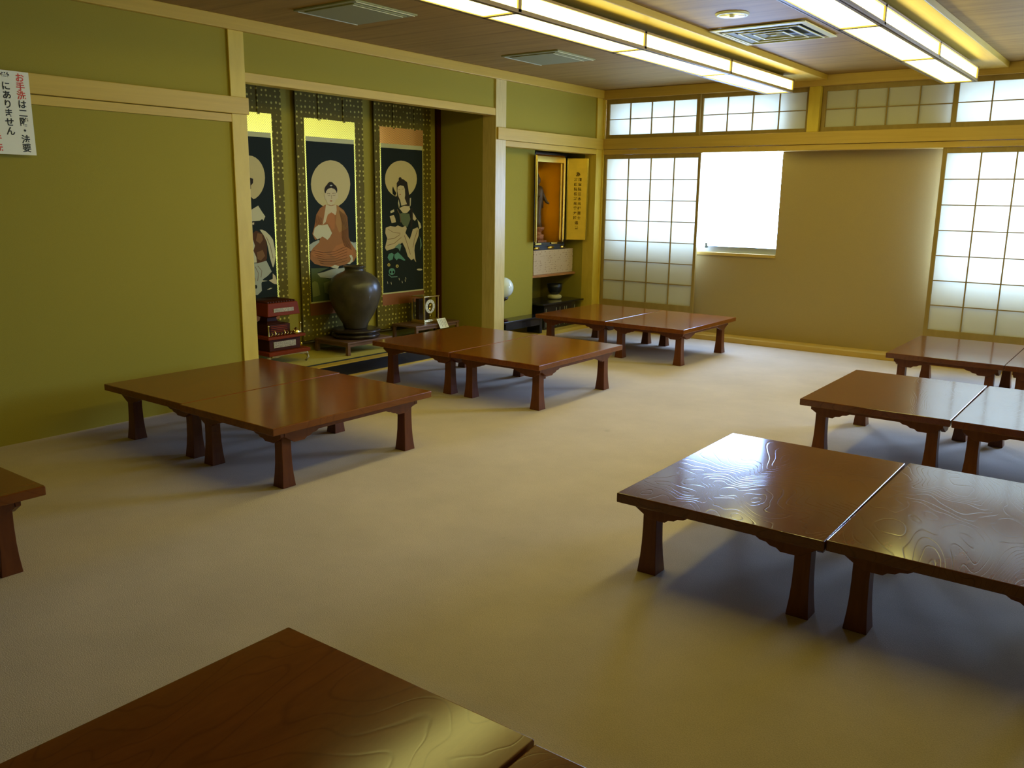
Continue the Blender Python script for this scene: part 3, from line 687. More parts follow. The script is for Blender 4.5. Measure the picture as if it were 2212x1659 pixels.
# ================================================================== low tables
TH = 0.31
def apron_profile(l, side):
    # wavy underside of the frame rail: cusped brackets near both legs
    h = l / 2
    prof = [(-h, 0.0), (-h, -0.028), (-h + 0.055, -0.062), (-h + 0.115, -0.062), (-h + 0.128, -0.052), (-h + 0.15, -0.049),
            (-h + 0.163, -0.040), (-h + 0.185, -0.037), (-h + 0.20, -0.028)]
    return prof + [(-x, z) for x, z in prof[::-1]]
def make_table(w, d, top_mat):
    r = empty('low_table')
    t = MB(); t.box(-w/2, w/2, -d/2, d/2, TH - 0.035, TH); o = t.build('tabletop', top_mat, r, 0.004, 3)
    z = TH - 0.035; iw, idp = w/2 - 0.040, d/2 - 0.070
    for s in (-1, 1):
        a = MB(); a.prism([(x, z + zz) for x, zz in apron_profile(2 * iw, 0)], 'y', s * (idp - 0.010) - 0.010, s * (idp - 0.010) + 0.010)
        a.build('apron', M['leg'], r, 0.0015)
        a = MB(); a.prism([(x, z + zz) for x, zz in apron_profile(2 * idp - 0.044, 0)], 'x', s * (iw - 0.010) - 0.010, s * (iw - 0.010) + 0.010)
        a.build('apron', M['leg'], r, 0.0015)
    for sx in (-1, 1):
        for sy in (-1, 1):
            a = MB()
            cx, cy = sx * (iw - 0.048), sy * (idp - 0.048)
            a.stack(0, 0, [(0, 0.074, 0.074), (0.02, 0.070, 0.070), (0.06, 0.062, 0.062), (0.11, 0.056, 0.056), (0.17, 0.053, 0.053), (z - 0.0005, 0.053, 0.053)])
            a.v = [(x + cx, y + cy, zz) for x, y, zz in a.v]
            a.build('leg', M['leg'], r, 0.002)
    return r
protoA = make_table(0.722, 1.03, M['tabA'])
protoB = make_table(0.722, 1.03, M['tabB'])
tg = 'low lacquered wooden tables pushed together in pairs'
# x left edge, y front edge, dark figured top?, small turn in degrees, label
TABLES = [
    (0.289, 2.352, 0, 0.3, 'low brown table beside the olive wall, left half of the pair nearest the paper notice'),
    (1.020, 2.338, 0, -0.3, 'low brown table, right half of the pair beside the olive wall'),
    (0.318, 4.310, 0, 0.0, 'low brown table nearest the big jar, left half of the middle pair'),
    (1.045, 4.318, 0, 0.2, 'low brown table, right half of the middle pair in front of the clock'),
    (0.322, 6.300, 0, 0.3, 'low brown table nearest the shrine alcove, left half of the farthest pair'),
    (1.050, 6.300, 0, 0.0, 'low brown table below the bare bright window, right half of the farthest pair'),
    (3.344, 2.565, 1, 0.6, 'dark low table with white contour grain and a bright window reflection at its far corner'),
    (4.072, 2.585, 1, 0.0, 'dark low table at the right edge, pushed against the one with the bright window reflection'),
    (3.330, 4.478, 1, 0.4, 'dark low table second from the front on the right side, left half of its pair'),
    (4.060, 4.478, 1, 0.2, 'dark low table at the right edge, second pair from the front on the right side'),
    (3.300, 6.285, 1, 0.2, 'low table farthest back on the right side, standing before the right sliding screen'),
    (4.026, 6.285, 1, 0.0, 'low table in the back right corner, touching the farthest one on the right side'),
    (3.236, 0.190, 0, 0.3, 'large looking brown low table at the bottom edge, its far corner pointing up'),
    (3.966, 0.182, 0, 0.2, 'sliver of a brown low table at the bottom edge, beside the pointing corner'),
    (1.027, 0.322, 0, 0.0, 'brown low table cut off by the left picture edge, one corner and leg showing'),
]
used = {}
for x, y, dk, rz, lab in TABLES:
    pr = protoB if dk else protoA
    o = copy_tree(pr) if used.get(dk) else pr
    used[dk] = 1
    o.location = (x + 0.361, y + 0.515, 0); o.rotation_euler = (0, 0, math.radians(rz))
    tag(o, lab, 'low table', tg)

# ================================================================== picture alcove
ARTCOL = dict(halo=(0.62, 0.50, 0.20), cloud=(0.42, 0.42, 0.27), robe=(0.36, 0.15, 0.045), robe2=(0.42, 0.21, 0.06), robe3=(0.44, 0.17, 0.05),
              skin=(0.64, 0.52, 0.26), skin2=(0.60, 0.49, 0.25), cream=(0.62, 0.56, 0.30), hair=(0.035, 0.028, 0.02), jewel=(0.55, 0.55, 0.4),
              line=(0.20, 0.13, 0.06), lip=(0.45, 0.14, 0.06), rock=(0.10, 0.13, 0.055), rock2=(0.20, 0.23, 0.10), fold=(0.16, 0.07, 0.025),
              dark=(0.015, 0.016, 0.012), green=(0.14, 0.17, 0.08), teal=(0.12, 0.30, 0.20), teal2=(0.16, 0.28, 0.20), eye=(0.55, 0.45, 0.10),
              brown=(0.10, 0.045, 0.018), brown2=(0.22, 0.11, 0.04), bgc=(0.020, 0.026, 0.020))
ARTMAT = {k_: plain('pigment_' + k_, c, 0.85, spec=0.1) for k_, c in ARTCOL.items()}
ARTKEYS = list(ARTCOL)
def scroll(y0, y1, py0, py1, pz0, pz1, art, label, warm):
    xs_ = -0.608; z0, z1 = 0.175, 2.22
    r = thing('hanging_scroll', label, 'hanging scroll', (xs_, (y0 + y1) / 2, z1), 'painted hanging scrolls in the alcove')
    def sheet(name, a, b, c, d, x, mat, th=0.0012):
        q = MB(); q.box(x - th, x, a, b, c, d); return local(r, q, name, mat)
    sheet('scroll_backing', y0, y1, z0, z1, xs_, M['border'])
    sheet('brocade_band', py0 - 0.010, py1 + 0.012, pz1 + 0.035, pz1 + 0.170, xs_ + 0.0026, warm)
    sheet('brocade_band', py0 - 0.010, py1 + 0.012, pz0 - 0.110, pz0 - 0.012, xs_ + 0.0026, M['redcloth'])
    for a, b in ((py0 - 0.012, py0), (py1, py1 + 0.012)):
        sheet('gold_edging', a, b, pz0 - 0.012, pz1 + 0.035, xs_ + 0.0026, M['goldcloth'])
    sheet('white_band', py0, py1, pz1, pz1 + 0.035, xs_ + 0.0026, M['strip'])
    sheet('white_band', py0, py1, pz0 - 0.012, pz0, xs_ + 0.0026, M['strip'])
    q = MB()
    q.box(xs_, xs_ + 0.0030, py0, py1, pz0, pz1, ARTKEYS.index('bgc'))
    x = xs_ + 0.0034
    for c, uv in art:
        pts = [(x, py0 + (py1 - py0) * uv[i], pz0 + (pz1 - pz0) * uv[i + 1]) for i in range(0, len(uv), 2)]
        q.add(pts, [tuple(range(len(pts)))], ARTKEYS.index(c)); x += 0.00012
    local(r, q, 'painting', [ARTMAT[k_] for k_ in ARTKEYS])
    for f_ in (0.33, 0.70):
        yy = y0 + (y1 - y0) * f_; sheet('hanging_ribbon', yy - 0.010, yy + 0.010, pz1 + 0.16, z1 - 0.01, xs_ + 0.0062, M['border'], 0.002)
    q = MB(); q.tube([(xs_ + 0.004, y0 - 0.02, z0), (xs_ + 0.004, y1 + 0.02, z0)], 0.013, 12); local(r, q, 'scroll_rod', M['ebony'])
    for s, yy in ((-1, y0 - 0.02), (1, y1 + 0.02)):
        q = MB(); q.tube([(xs_ + 0.004, yy, z0), (xs_ + 0.004, yy + s * 0.022, z0)], 0.016, 12); local(r, q, 'rod_knob', M['brass'])
    q = MB(); q.tube([(xs_ - 0.006, y0, z1), (xs_ - 0.006, y1, z1)], 0.010, 10); local(r, q, 'top_rod', M['ebony'])
    q = MB(); yc = (y0 + y1) / 2; q.tube([(xs_ - 0.005, y0 + 0.2, z1), (xs_ - 0.012, yc, z1 + 0.10), (xs_ - 0.005, y1 - 0.2, z1)], 0.003, 6); local(r, q, 'hanging_cord', M['ebony'])
scroll(3.640, 4.327, 3.725, 4.222, 0.50, 1.725, ART_LEFT, 'hanging scroll half hidden by the left alcove post, with an elephant below a pale halo', M['goldcloth'])
scroll(4.457, 5.146, 4.545, 5.040, 0.49, 1.723, ART_CENTRE, 'hanging scroll in the middle, a seated robed figure in orange before a pale halo', M['goldcloth'])
scroll(5.268, 5.960, 5.340, 5.846, 0.50, 1.715, ART_RIGHT, 'hanging scroll nearest the right post, a long haired figure above a green lion', M['goldreflect'])
q = MB(); q.box(XA, XA + 0.03, 6.05, PB[0], 0.105, 2.24); struct('trim_%d' % k, q, M['dkred'], 0.002); k += 1

# big jar on its disk on its small table
r = thing('display_stand', 'small square-legged low wooden stand on the alcove mat under the big jar', 'display stand', (-0.39, 4.78, 0.105))
a = MB(); a.box(-0.580, -0.195, 4.545, 5.03, 0.192, 0.207); local(r, a, 'stand_top', M['stand'], 0.003)
for x in (-0.565, -0.21):
    for y in (4.56, 5.015):
        a = MB(); a.stack(x, y, [(0.1055, 0.030, 0.030), (0.192, 0.026, 0.026)]); local(r, a, 'leg', M['stand'], 0.002)
for y in (4.56, 5.015):
    a = MB(); a.box(-0.555, -0.225, y - 0.008, y + 0.008, 0.170, 0.192); local(r, a, 'rail', M['stand'])
for x in (-0.565, -0.21):
    a = MB(); a.box(x - 0.008, x + 0.008, 4.575, 5.0, 0.170, 0.192); local(r, a, 'rail', M['stand'])
JX, JY = -0.385, 4.806
r = thing('carved_plinth', 'dark carved flower-shaped wooden plinth between the big jar and its stand', 'plinth', (JX, JY, 0.207))
a = MB()
n_ = 64; prof = [(0.93, 0.2075), (1.0, 0.222), (0.98, 0.238), (0.86, 0.246), (0.84, 0.252), (1.02, 0.258), (1.03, 0.270), (0.95, 0.277), (0.80, 0.2785)]
vv, ff = [], []
for rr_, z in prof:
    for i in range(n_):
        an = 2 * math.pi * i / n_; R_ = 0.185 * rr_ * (1 + 0.05 * abs(math.cos(4 * an)))
        vv.append((JX + R_ * math.cos(an), JY + R_ * math.sin(an), z))
for j in range(len(prof) - 1):
    for i in range(n_): ff.append((j*n_+i, j*n_+(i+1) % n_, (j+1)*n_+(i+1) % n_, (j+1)*n_+i))
ff.append(tuple(range(n_ - 1, -1, -1))); ff.append(tuple((len(prof)-1)*n_ + i for i in range(n_)))
a.add(vv, ff, 0, True); local(r, a, 'carved_base', M['ebony'])
a = MB()
prof = [(0.088, 0.279), (0.094, 0.287), (0.104, 0.32), (0.138, 0.39), (0.168, 0.46), (0.187, 0.52), (0.194, 0.58), (0.188, 0.63), (0.168, 0.675),
        (0.128, 0.710), (0.088, 0.730), (0.077, 0.738), (0.075, 0.752), (0.079, 0.763), (0.086, 0.769), (0.085, 0.775), (0.073, 0.775), (0.064, 0.764), (0.062, 0.74), (0.10, 0.70), (0.14, 0.62), (0.08, 0.32), (0.02, 0.31)]
prof = [(r_ * (1.07 if 0.33 < z_ < 0.72 else 1.0), z_) for r_, z_ in prof]
a.lathe(JX, JY, prof, 48)
jar = local(thing('jar', 'big round dark brown stoneware jar before the middle scroll', 'jar', (JX, JY, 0.279)), a, 'jar_body', M['pot'])

# red altar stand left of the jar
X0, Y0 = -0.42, 4.035
r = thing('altar_stand', 'tiered red lacquered altar stand with gilt carving beside the left alcove post', 'altar stand', (X0, Y0, 0.105))
a = MB(); a.box(-0.575, -0.25, 3.85, 4.225, 0.185, 0.212); local(r, a, 'base_board', M['redlac'], 0.003)
for sy in (-1, 1):
    for sx in (-1, 1):
        a = MB(); fx, fy = X0 + sx * 0.145, Y0 + sy * 0.155
        a.tube([(fx, fy - sy * 0.03, 0.186), (fx, fy + sy * 0.022, 0.165), (fx, fy + sy * 0.030, 0.135), (fx, fy + sy * 0.006, 0.114)], [0.012, 0.013, 0.010, 0.0085], 8)
        local(r, a, 'foot', M['inlay'])
a = MB(); a.prism([(3.88, 0.185), (3.88, 0.172), (3.93, 0.170), (3.96, 0.180), (4.11, 0.180), (4.14, 0.170), (4.19, 0.172), (4.19, 0.185)], 'x', -0.262, -0.252); local(r, a, 'gilt_apron', M['brass'])
a = MB(); a.box(-0.55, -0.29, 3.885, 4.165, 0.212, 0.300); local(r, a, 'lower_box', M['dkred'], 0.003)
a = MB(); a.box(-0.291, -0.285, 3.92, 4.12, 0.235, 0.280); local(r, a, 'lower_inlay', M['inlay'], 0.002)
a = MB(); a.box(-0.575, -0.265, 3.86, 4.195, 0.300, 0.320); local(r, a, 'middle_board', M['redlac'], 0.003)
a = MB(); a.box(-0.52, -0.32, 3.915, 4.10, 0.320, 0.400); local(r, a, 'slatted_box', M['dkred'], 0.002)
a = MB()
for i in range(4): a.box(-0.321, -0.314, 3.925, 4.07, 0.345 + i * 0.013, 0.351 + i * 0.013)
local(r, a, 'slats', M['redlac'])
for yy in (3.880, 4.165):
    a = MB(); a.lathe(-0.285, yy, [(0.008, 0.320), (0.005, 0.33), (0.005, 0.392), (0.008, 0.398), (0.003, 0.408)], 10); local(r, a, 'gilt_post', M['brass'])
a = MB()
for i in range(9):
    y_ = 3.895 + i * 0.028; a.tube([(-0.283, y_, 0.322), (-0.280, y_ + 0.016, 0.338), (-0.283, y_ + 0.008, 0.352 + 0.012 * math.sin(i * 1.9))], 0.004, 6)
a.lathe(-0.285, 4.125, [(0.026, 0.322), (0.030, 0.335), (0.018, 0.350), (0.006, 0.368)], 14)
local(r, a, 'gilt_carving', M['brass'])
a = MB(); a.stack(X0, 3.985, [(0.400, 0.13, 0.13), (0.42, 0.09, 0.09), (0.445, 0.08, 0.08), (0.467, 0.15, 0.16)]); local(r, a, 'neck', M['dkred'], 0.002)
a = MB(); a.frustum(-0.42, 4.015, 0.467, 0.29, 0.29, 0.560, 0.27, 0.265); local(r, a, 'upper_box', M['redlac'], 0.004)
a = MB(); a.box(-0.2815, -0.2755, 3.925, 4.105, 0.493, 0.522); local(r, a, 'upper_inlay', M['inlay'], 0.004)
a = MB()
for i in range(11): a.tube([(-0.30, 3.895 + i * 0.0235, 0.563), (-0.54, 3.895 + i * 0.0235, 0.563)], 0.010, 8)
local(r, a, 'fluted_top', M['dkred'])

# clock on its long low stand
r = thing('clock_stand', 'long low reddish wooden stand under the clock at the right end of the alcove', 'clock stand', (-0.45, 5.70, 0.105))
a = MB(); a.box(-0.578, -0.29, 5.41, 5.98, 0.213, 0.230); local(r, a, 'stand_top', M['stand'], 0.003)
for x in (-0.565, -0.305):
    for y in (5.43, 5.96):
        a = MB(); a.stack(x, y, [(0.1055, 0.024, 0.03), (0.213, 0.022, 0.026)]); local(r, a, 'leg', M['stand'], 0.002)
a = MB(); a.box(-0.31, -0.302, 5.445, 5.945, 0.190, 0.213); local(r, a, 'rail', M['stand'])
r = thing('mantel_clock', 'small brass and glass clock with a white round dial on the low stand', 'clock', (-0.425, 5.675, 0.230))
cy0, cy1, cx0, cx1 = 5.58, 5.77, -0.50, -0.35
a = MB(); a.box(cx0 - 0.005, cx1 + 0.005, cy0 - 0.006, cy1 + 0.006, 0.2302, 0.252); a.box(cx0, cx1, cy0, cy1, 0.252, 0.262); local(r, a, 'clock_base', M['brass'], 0.002)
a = MB(); a.box(cx0 - 0.004, cx1 + 0.004, cy0 - 0.004, cy1 + 0.004, 0.458, 0.468); local(r, a, 'clock_top', M['brass'], 0.002)
for x in (cx0 + 0.006, cx1 - 0.006):
    for y in (cy0 + 0.006, cy1 - 0.006):
        a = MB(); a.box(x - 0.006, x + 0.006, y - 0.006, y + 0.006, 0.262, 0.458); local(r, a, 'clock_pillar', M['brass'])
a = MB(); a.box(cx0 + 0.02, cx0 + 0.06, cy0 + 0.03, cy1 - 0.03, 0.262, 0.44); local(r, a, 'clock_movement', M['ebony'], 0.003)
a = MB()
n_ = 40; vv, ff = [], []
for rr_, xx in ((0.060, -0.372), (0.060, -0.364), (0.034, -0.362), (0.034, -0.370)):
    for i in range(n_): vv.append((xx, 5.672 + rr_ * math.cos(2*math.pi*i/n_), 0.376 + rr_ * math.sin(2*math.pi*i/n_)))
for j in range(3):
    for i in range(n_): ff.append((j*n_+i, j*n_+(i+1) % n_, (j+1)*n_+(i+1) % n_, (j+1)*n_+i))
a.add(vv, ff, 0, False); dial = local(r, a, 'dial_ring', M['dial'])
a = MB()
for i in range(12):
    an = math.pi * i / 6; c_, s_ = math.cos(an), math.sin(an)
    a.add([(-0.3612, 5.672 + c_*p + s_*q_, 0.376 + s_*p - c_*q_) for p, q_ in ((0.042,-0.0015),(0.042,0.0015),(0.054,0.0015),(0.054,-0.0015))], [(0,1,2,3)])
off = Vector(r.location); a.v = [tuple(Vector(p) - off) for p in a.v]; a.build('hour_marks', M['ink'], dial)
a = MB(); a.tube([(-0.366, 5.672, 0.376), (-0.366, 5.665, 0.395)], 0.012, 10); a.tube([(-0.366, 5.672, 0.352), (-0.362, 5.672, 0.352)], 0.018, 16); a.tube([(-0.366, 5.672, 0.268), (-0.366, 5.672, 0.312)], 0.004, 8)
local(r, a, 'clock_hands', M['brass'])
# card hanging at the front edge of the stand
r = thing('name_card', 'small white card with fine vertical writing hanging at the front edge of the clock stand', 'card', (-0.288, 5.73, 0.19))
a = MB(); a.add([(-0.2885,5.670,0.272),(-0.2885,5.782,0.272),(-0.270,5.815,0.186),(-0.270,5.700,0.186),(-0.290,5.670,0.272),(-0.290,5.782,0.272),(-0.2715,5.815,0.186),(-0.2715,5.700,0.186)],
      [(0,3,2,1),(4,5,6,7),(0,1,5,4),(1,2,6,5),(2,3,7,6),(3,0,4,7)]); local(r, a, 'card_sheet', M['white'])
a = MB(); rnd = random.Random(3)
for c_ in range(5):
    for i in range(9 if c_ % 2 else 7):
        u = 0.14 + c_ * 0.17; v_ = 0.13 + i * 0.088; s_ = 0.030 + 0.02 * rnd.random()
        def P(u_, w_): return (-0.2882 + 0.0185 * w_, 5.670 + 0.113 * u_ + 0.031 * w_, 0.272 - 0.086 * w_)
        a.add([P(u, v_), P(u + s_ * 1.4, v_), P(u + s_ * 1.4, v_ + s_), P(u, v_ + s_)], [(0,1,2,3)])
local(r, a, 'card_writing', M['ink'])

# ================================================================== shrine alcove
r = thing('wall_shelf', 'thin brown wooden shelf under the brocade box in the right alcove', 'shelf', (-0.42, 7.35, 0.55))
a = MB(); a.box(XA + 0.0005, -0.20, 6.9505, 7.7395, 0.548, 0.572); local(r, a, 'shelf_board', M['shelf'], 0.003)
r = thing('brocade_box', 'cloth covered box with a small diamond pattern standing on the shelf', 'box', (-0.42, 7.36, 0.572))
a = MB(); a.box(-0.60, -0.225, 7.025, 7.725, 0.5725, 0.812); local(r, a, 'box_body', M['boxcloth'], 0.003)
r = thing('altar_cabinet', 'gilded household altar cabinet with open doors on the brocade box', 'altar cabinet', (-0.42, 7.33, 0.812))
a = MB(); a.box(-0.58, -0.24, 7.06, 7.61, 0.8125, 0.840); a.box(-0.57, -0.25, 7.075, 7.595, 0.840, 0.862); local(r, a, 'cabinet_base', M['navy'], 0.002)
for y_, w_ in ((7.09, 0.035), (7.33, 0.045), (7.55, 0.035)):
    a = MB(); a.tube([(-0.240, y_ - w_, 0.833), (-0.240, y_ + w_, 0.833)], 0.014, 8); local(r, a, 'gold_fitting', M['gold'])
for y_ in (7.12, 7.40):
    a = MB(); a.box(-0.248, -0.238, y_ - 0.05, y_ + 0.05, 0.866, 0.882); local(r, a, 'gold_fitting', M['gold'], 0.002)
a = MB()
a.box(-0.59, -0.575, 7.055, 7.60, 0.862, 1.755); a.box(-0.575, -0.25, 7.055, 7.07, 0.862, 1.755); a.box(-0.575, -0.25, 7.585, 7.60, 0.862, 1.755)
a.box(-0.59, -0.24, 7.05, 7.605, 1.735, 1.756); a.box(-0.575, -0.25, 7.07, 7.585, 0.862, 0.885)
local(r, a, 'cabinet_body', M['black'], 0.002)
a = MB()
a.box(-0.575, -0.570, 7.07, 7.585, 0.885, 1.735); a.box(-0.570, -0.26, 7.07, 7.075, 0.885, 1.735); a.box(-0.570, -0.26, 7.580, 7.585, 0.885, 1.735)
local(r, a, 'gold_lining', M['goldlining'])
a = MB(); a.box(-0.256, -0.244, 7.072, 7.582, 1.665, 1.722); local(r, a, 'gold_lintel', M['gold'], 0.002)
a = MB(); a.box(-0.258, -0.240, 7.070, 7.090, 0.885, 1.722); a.box(-0.258, -0.240, 7.545, 7.575, 0.885, 1.722); local(r, a, 'gold_door_frame', M['gold'], 0.002)
a = MB(); a.box(-0.262, -0.252, 7.505, 7.530, 0.90, 1.66); local(r, a, 'inner_door', M['gold'])
def leaf(p0, p1, z0, z1, name):
    p0, p1 = Vector((*p0, 0)), Vector((*p1, 0)); d = (p1 - p0).normalized(); nrm = Vector((d.y, -d.x, 0)) * 0.006
    q_ = MB(); c4 = [p0 - nrm, p1 - nrm, p1 + nrm, p0 + nrm]
    q_.add([(v.x, v.y, z0) for v in c4] + [(v.x, v.y, z1) for v in c4], [(0,3,2,1),(4,5,6,7),(0,1,5,4),(1,2,6,5),(2,3,7,6),(3,0,4,7)])
    o_ = local(r, q_, name, M['goldleaf'], 0.001)
    e = MB(); w = d * 0.010; n2 = nrm * 1.4
    for A, B in ((p0 - w*0.1, p0 + w), (p1 - w, p1 + w*0.1)):
        c4 = [A - n2, B - n2, B + n2, A + n2]
        e.add([(v.x, v.y, z0) for v in c4] + [(v.x, v.y, z1) for v in c4], [(0,3,2,1),(4,5,6,7),(0,1,5,4),(1,2,6,5),(2,3,7,6),(3,0,4,7)])
    off_ = Vector(r.location); e.v = [tuple(Vector(p) - off_) for p in e.v]; e.build('door_edging', M['gold'], o_)
    return o_, d
leafR, dR = leaf((-0.236, 7.600), (-0.052, 7.706), 0.905, 1.715, 'cabinet_door')
leaf((-0.236, 7.062), (-0.115, 6.890), 0.905, 1.715, 'cabinet_door')
# statue inside
st = thing('altar_statue', 'small dark standing figure with a ring halo inside the gilded altar cabinet', 'statue', (-0.40, 7.315, 0.8855))
a = MB(); a.box(-0.47, -0.33, 7.24, 7.39, 0.8855, 0.90); a.lathe(-0.40, 7.315, [(0.070, 0.90), (0.072, 0.955), (0.05, 0.965), (0.045, 0.985), (0.072, 1.01), (0.076, 1.03), (0.05, 1.035)], 24)
local(st, a, 'pedestal', M['lotus'])
a = MB(); a.lathe(-0.40, 7.315, [(0.050, 1.035), (0.044, 1.08), (0.040, 1.18), (0.046, 1.26), (0.058, 1.34), (0.060, 1.39), (0.045, 1.43), (0.016, 1.445), (0.015, 1.455), (0.024, 1.465), (0.029, 1.49), (0.026, 1.515), (0.015, 1.530), (0.008, 1.545)], 24)
a.tube([(-0.40, 7.365, 1.41), (-0.385, 7.395, 1.34), (-0.35, 7.405, 1.28), (-0.33, 7.42, 1.265)], [0.020, 0.018, 0.014, 0.008], 8)
a.tube([(-0.40, 7.265, 1.41), (-0.385, 7.24, 1.34), (-0.35, 7.255, 1.30), (-0.335, 7.27, 1.34)], [0.020, 0.018, 0.014, 0.010], 8)
a.tube([(-0.40, 7.345, 1.38), (-0.40, 7.39, 1.28), (-0.395, 7.40, 1.22)], [0.024, 0.020, 0.006], 8)
local(st, a, 'figure', M['statue'])
a = MB(); pts = [(-0.43, 7.315 + 0.062 * math.cos(2*math.pi*i/24), 1.505 + 0.075 * math.sin(2*math.pi*i/24)) for i in range(25)]
a.tube(pts, 0.006, 6); local(st, a, 'halo', M['statue'])
# lower stand, cushion, bowl
r = thing('black_stand', 'black lacquered stand with gilt uprights on the alcove floor under the shelf', 'stand', (-0.28, 7.35, 0.035))
a = MB(); a.box(-0.47, -0.07, 6.985, 7.72, 0.285, 0.302); local(r, a, 'stand_top', M['black'], 0.003)
a = MB(); a.box(-0.43, -0.11, 7.06, 7.63, 0.035, 0.285); local(r, a, 'stand_body', M['black'], 0.003)
for i, y_ in enumerate((7.09, 7.27, 7.335, 7.42, 7.455, 7.60)):
    a = MB(); a.box(-0.1095, -0.106, y_ - 0.003, y_ + 0.003, 0.06, 0.245); local(r, a, 'gilt_upright', M['grey'])
r = thing('bowl_cushion', 'round yellowish cushion under the dark singing bowl', 'cushion', (-0.27, 7.47, 0.302))
a = MB(); a.lathe(-0.27, 7.47, [(0.055, 0.3025), (0.070, 0.312), (0.075, 0.326), (0.069, 0.340), (0.050, 0.348)], 28); local(r, a, 'cushion_body', M['cushion'])
r = thing('singing_bowl', 'dark round metal bowl on the yellowish cushion below the shelf', 'bowl', (-0.27, 7.47, 0.348))
a = MB(); a.lathe(-0.27, 7.47, [(0.030, 0.3485), (0.048, 0.358), (0.068, 0.385), (0.077, 0.420), (0.079, 0.458), (0.075, 0.458), (0.070, 0.42), (0.045, 0.37), (0.015, 0.36)], 32); local(r, a, 'bowl_body', M['bowl'])
# black stool with globe lamp
r = thing('black_stool', 'low black lacquered stool on the alcove floor behind the post with the white globe', 'stool', (-0.09, 6.60, 0.035))
a = MB(); a.box(-0.175, 0.0, 6.27, 6.93, 0.185, 0.205); local(r, a, 'stool_top', M['black'], 0.004)
for y_ in (6.33, 6.87):
    a = MB(); a.box(-0.165, -0.012, y_ - 0.02, y_ + 0.02, 0.0352, 0.185); local(r, a, 'leg', M['black'], 0.003)
a = MB(); a.box(-0.022, -0.014, 6.35, 6.85, 0.120, 0.185); local(r, a, 'apron', M['black'])
r = thing('globe_lamp', 'white glass globe lamp on a thin stem, half hidden by the post between the alcoves', 'lamp', (-0.075, 6.345, 0.205))
a = MB(); a.lathe(-0.075, 6.345, [(0.05, 0.2055), (0.052, 0.214), (0.02, 0.222)], 24); local(r, a, 'lamp_foot', M['dkred'])
a = MB(); a.lathe(-0.075, 6.345, [(0.012, 0.22), (0.010, 0.30), (0.013, 0.395)], 14); local(r, a, 'lamp_stem', M['stand'])
a = MB(); a.lathe(-0.075, 6.345, [(0.018, 0.392), (0.045, 0.405), (0.048, 0.425)], 20); local(r, a, 'lamp_collar', M['ebony'])
a = MB(); a.lathe(-0.075, 6.345, [(max(0.002, 0.095 * math.sin(math.pi * i / 24)), 0.512 - 0.095 * math.cos(math.pi * i / 24)) for i in range(25)], 36); local(r, a, 'globe', M['globe'])

# ================================================================== writing
def text(body, size, pos, mat, parent, name='writing', rot=None, xdir=(0, 1, 0)):
    c = bpy.data.curves.new(name, 'FONT'); c.body = body; c.size = size; c.align_x = 'CENTER'; c.align_y = 'CENTER'
    c.offset = size * 0.022
    t = bpy.data.objects.new(name, c); COL.objects.link(t)
    bpy.context.view_layer.update()
    me = bpy.data.meshes.new_from_object(t.evaluated_get(bpy.context.evaluated_depsgraph_get()))
    bpy.data.objects.remove(t)
    X = Vector(xdir).normalized(); Z = Vector((0, 0, 1)); nrm = X.cross(Z)
    R_ = Matrix(((X.x, Z.x, nrm.x, 0), (X.y, Z.y, nrm.y, 0), (X.z, Z.z, nrm.z, 0), (0, 0, 0, 1)))
    me.transform(Matrix.Translation(Vector(pos) - Vector(parent.location)) @ R_)
    me.materials.clear(); me.materials.append(mat)
    return me
def glyphs(items, root, name, mats, parent=None):
    import bmesh
    bm = bmesh.new(); out = bpy.data.meshes.new(name)
    for mt in mats: out.materials.append(mt)
    for body, size, pos, mi, xd in items:
        me = text(body, size, pos, mats[mi], root, xdir=xd)
        n0 = len(bm.faces); bm.from_mesh(me); bm.faces.ensure_lookup_table()
        for f in bm.faces[n0:]: f.material_index = mi
        bpy.data.meshes.remove(me)
    bm.to_mesh(out); bm.free()
    o_ = bpy.data.objects.new(name, out); COL.objects.link(o_); o_.parent = parent or root
    return o_
sg = thing('paper_notice', 'white paper notice with red and black vertical writing at the left picture edge', 'notice', (0.04, 1.95, 1.50))
a = MB()
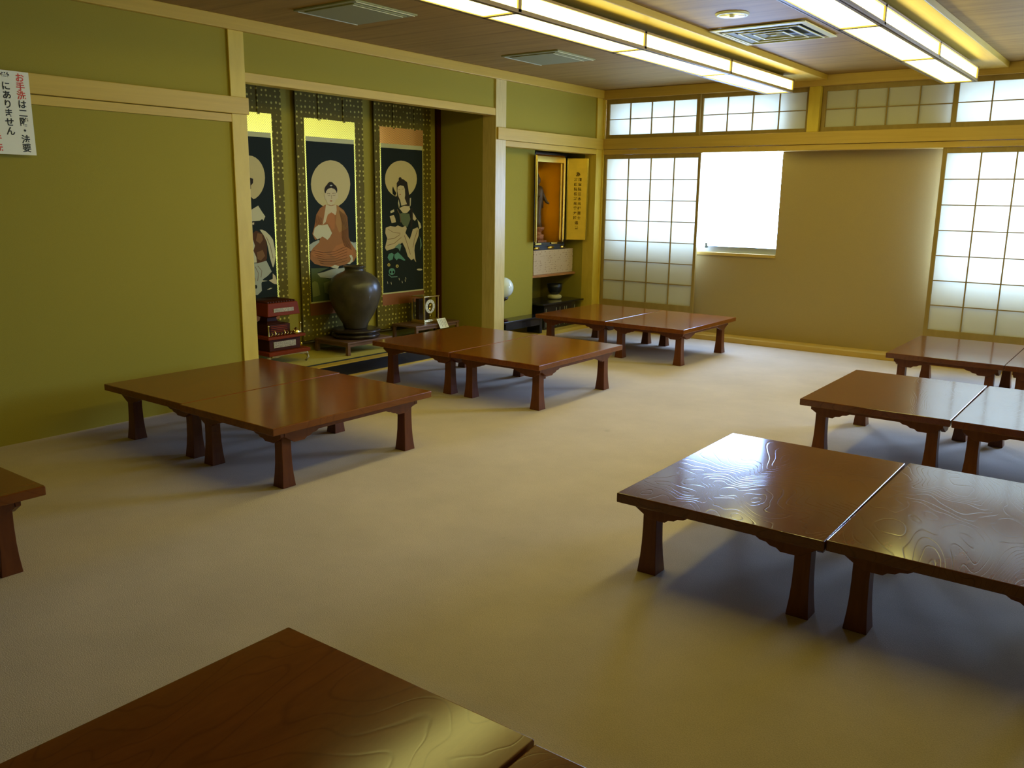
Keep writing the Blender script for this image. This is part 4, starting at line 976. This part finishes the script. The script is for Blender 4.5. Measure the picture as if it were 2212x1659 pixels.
nn = 10; vv, ff = [], []
for j in range(nn + 1):
    z = 1.907 - 0.406 * j / nn; bulge = 0.0365 + 0.006 * (j / nn) ** 2
    for y_ in (1.63, 2.231): vv.append((bulge, y_, z))
for j in range(nn): ff.append((2*j, 2*j+1, 2*j+3, 2*j+2))
a.add(vv, ff); so = local(sg, a, 'notice_sheet', M['white'])
sm_ = so.modifiers.new('thick', 'SOLIDIFY'); sm_.thickness = 0.0006
def vcol(s, y_, ztop, pitch, size, reds=0):
    half = reds + (len(s) - reds + 1) // 2 if len(s) == 9 else len(s)
    for part, mt, i0 in ((s[:reds], M['red'], 0), (s[reds:half], M['ink'], reds), (s[half:], M['ink'], half)):
        items = []
        for i, ch in enumerate(part):
            z = ztop - pitch * (i + i0)
            q_ = (1.907 - z) / 0.406
            items.append((ch, size, (0.0372 + 0.006 * q_ * q_ + 0.0006, y_, z), 0, (0, 1, 0)))
        if items: glyphs(items, sg, 'writing_column', [mt], so)
vcol('お手洗は二階・法要', 2.186, 1.875, 0.0428, 0.044, 3)
vcol('堂にありません', 2.116, 1.873, 0.0435, 0.044)
vcol('手洗', 2.046, 1.578, 0.048, 0.048, 2)
# writing on the right cabinet door
cab = bpy.data.objects['altar_cabinet']
items = []
nR = Vector((dR.x, dR.y, 0)); face = Vector((nR.y, -nR.x, 0)) * 0.0072
def onleaf(t, z): 
    p = Vector((-0.236, 7.600, 0)) + nR * t + face; return (p.x, p.y, z)
items.append(('為', 0.046, onleaf(0.112, 1.555), 0, tuple(nR)))
for i, ch in enumerate('潤道院江水元禅居士'): items.append((ch, 0.034, onleaf(0.130, 1.505 - i * 0.0475), 0, tuple(nR)))
for i, ch in enumerate('慈顔院啓慈光愛大姉'): items.append((ch, 0.034, onleaf(0.088, 1.505 - i * 0.0475), 0, tuple(nR)))
for i, ch in enumerate('追善'): items.append((ch, 0.036, onleaf(0.106, 1.075 - i * 0.05), 0, tuple(nR)))
glyphs(items, cab, 'door_writing', [M['dkred']], leafR)
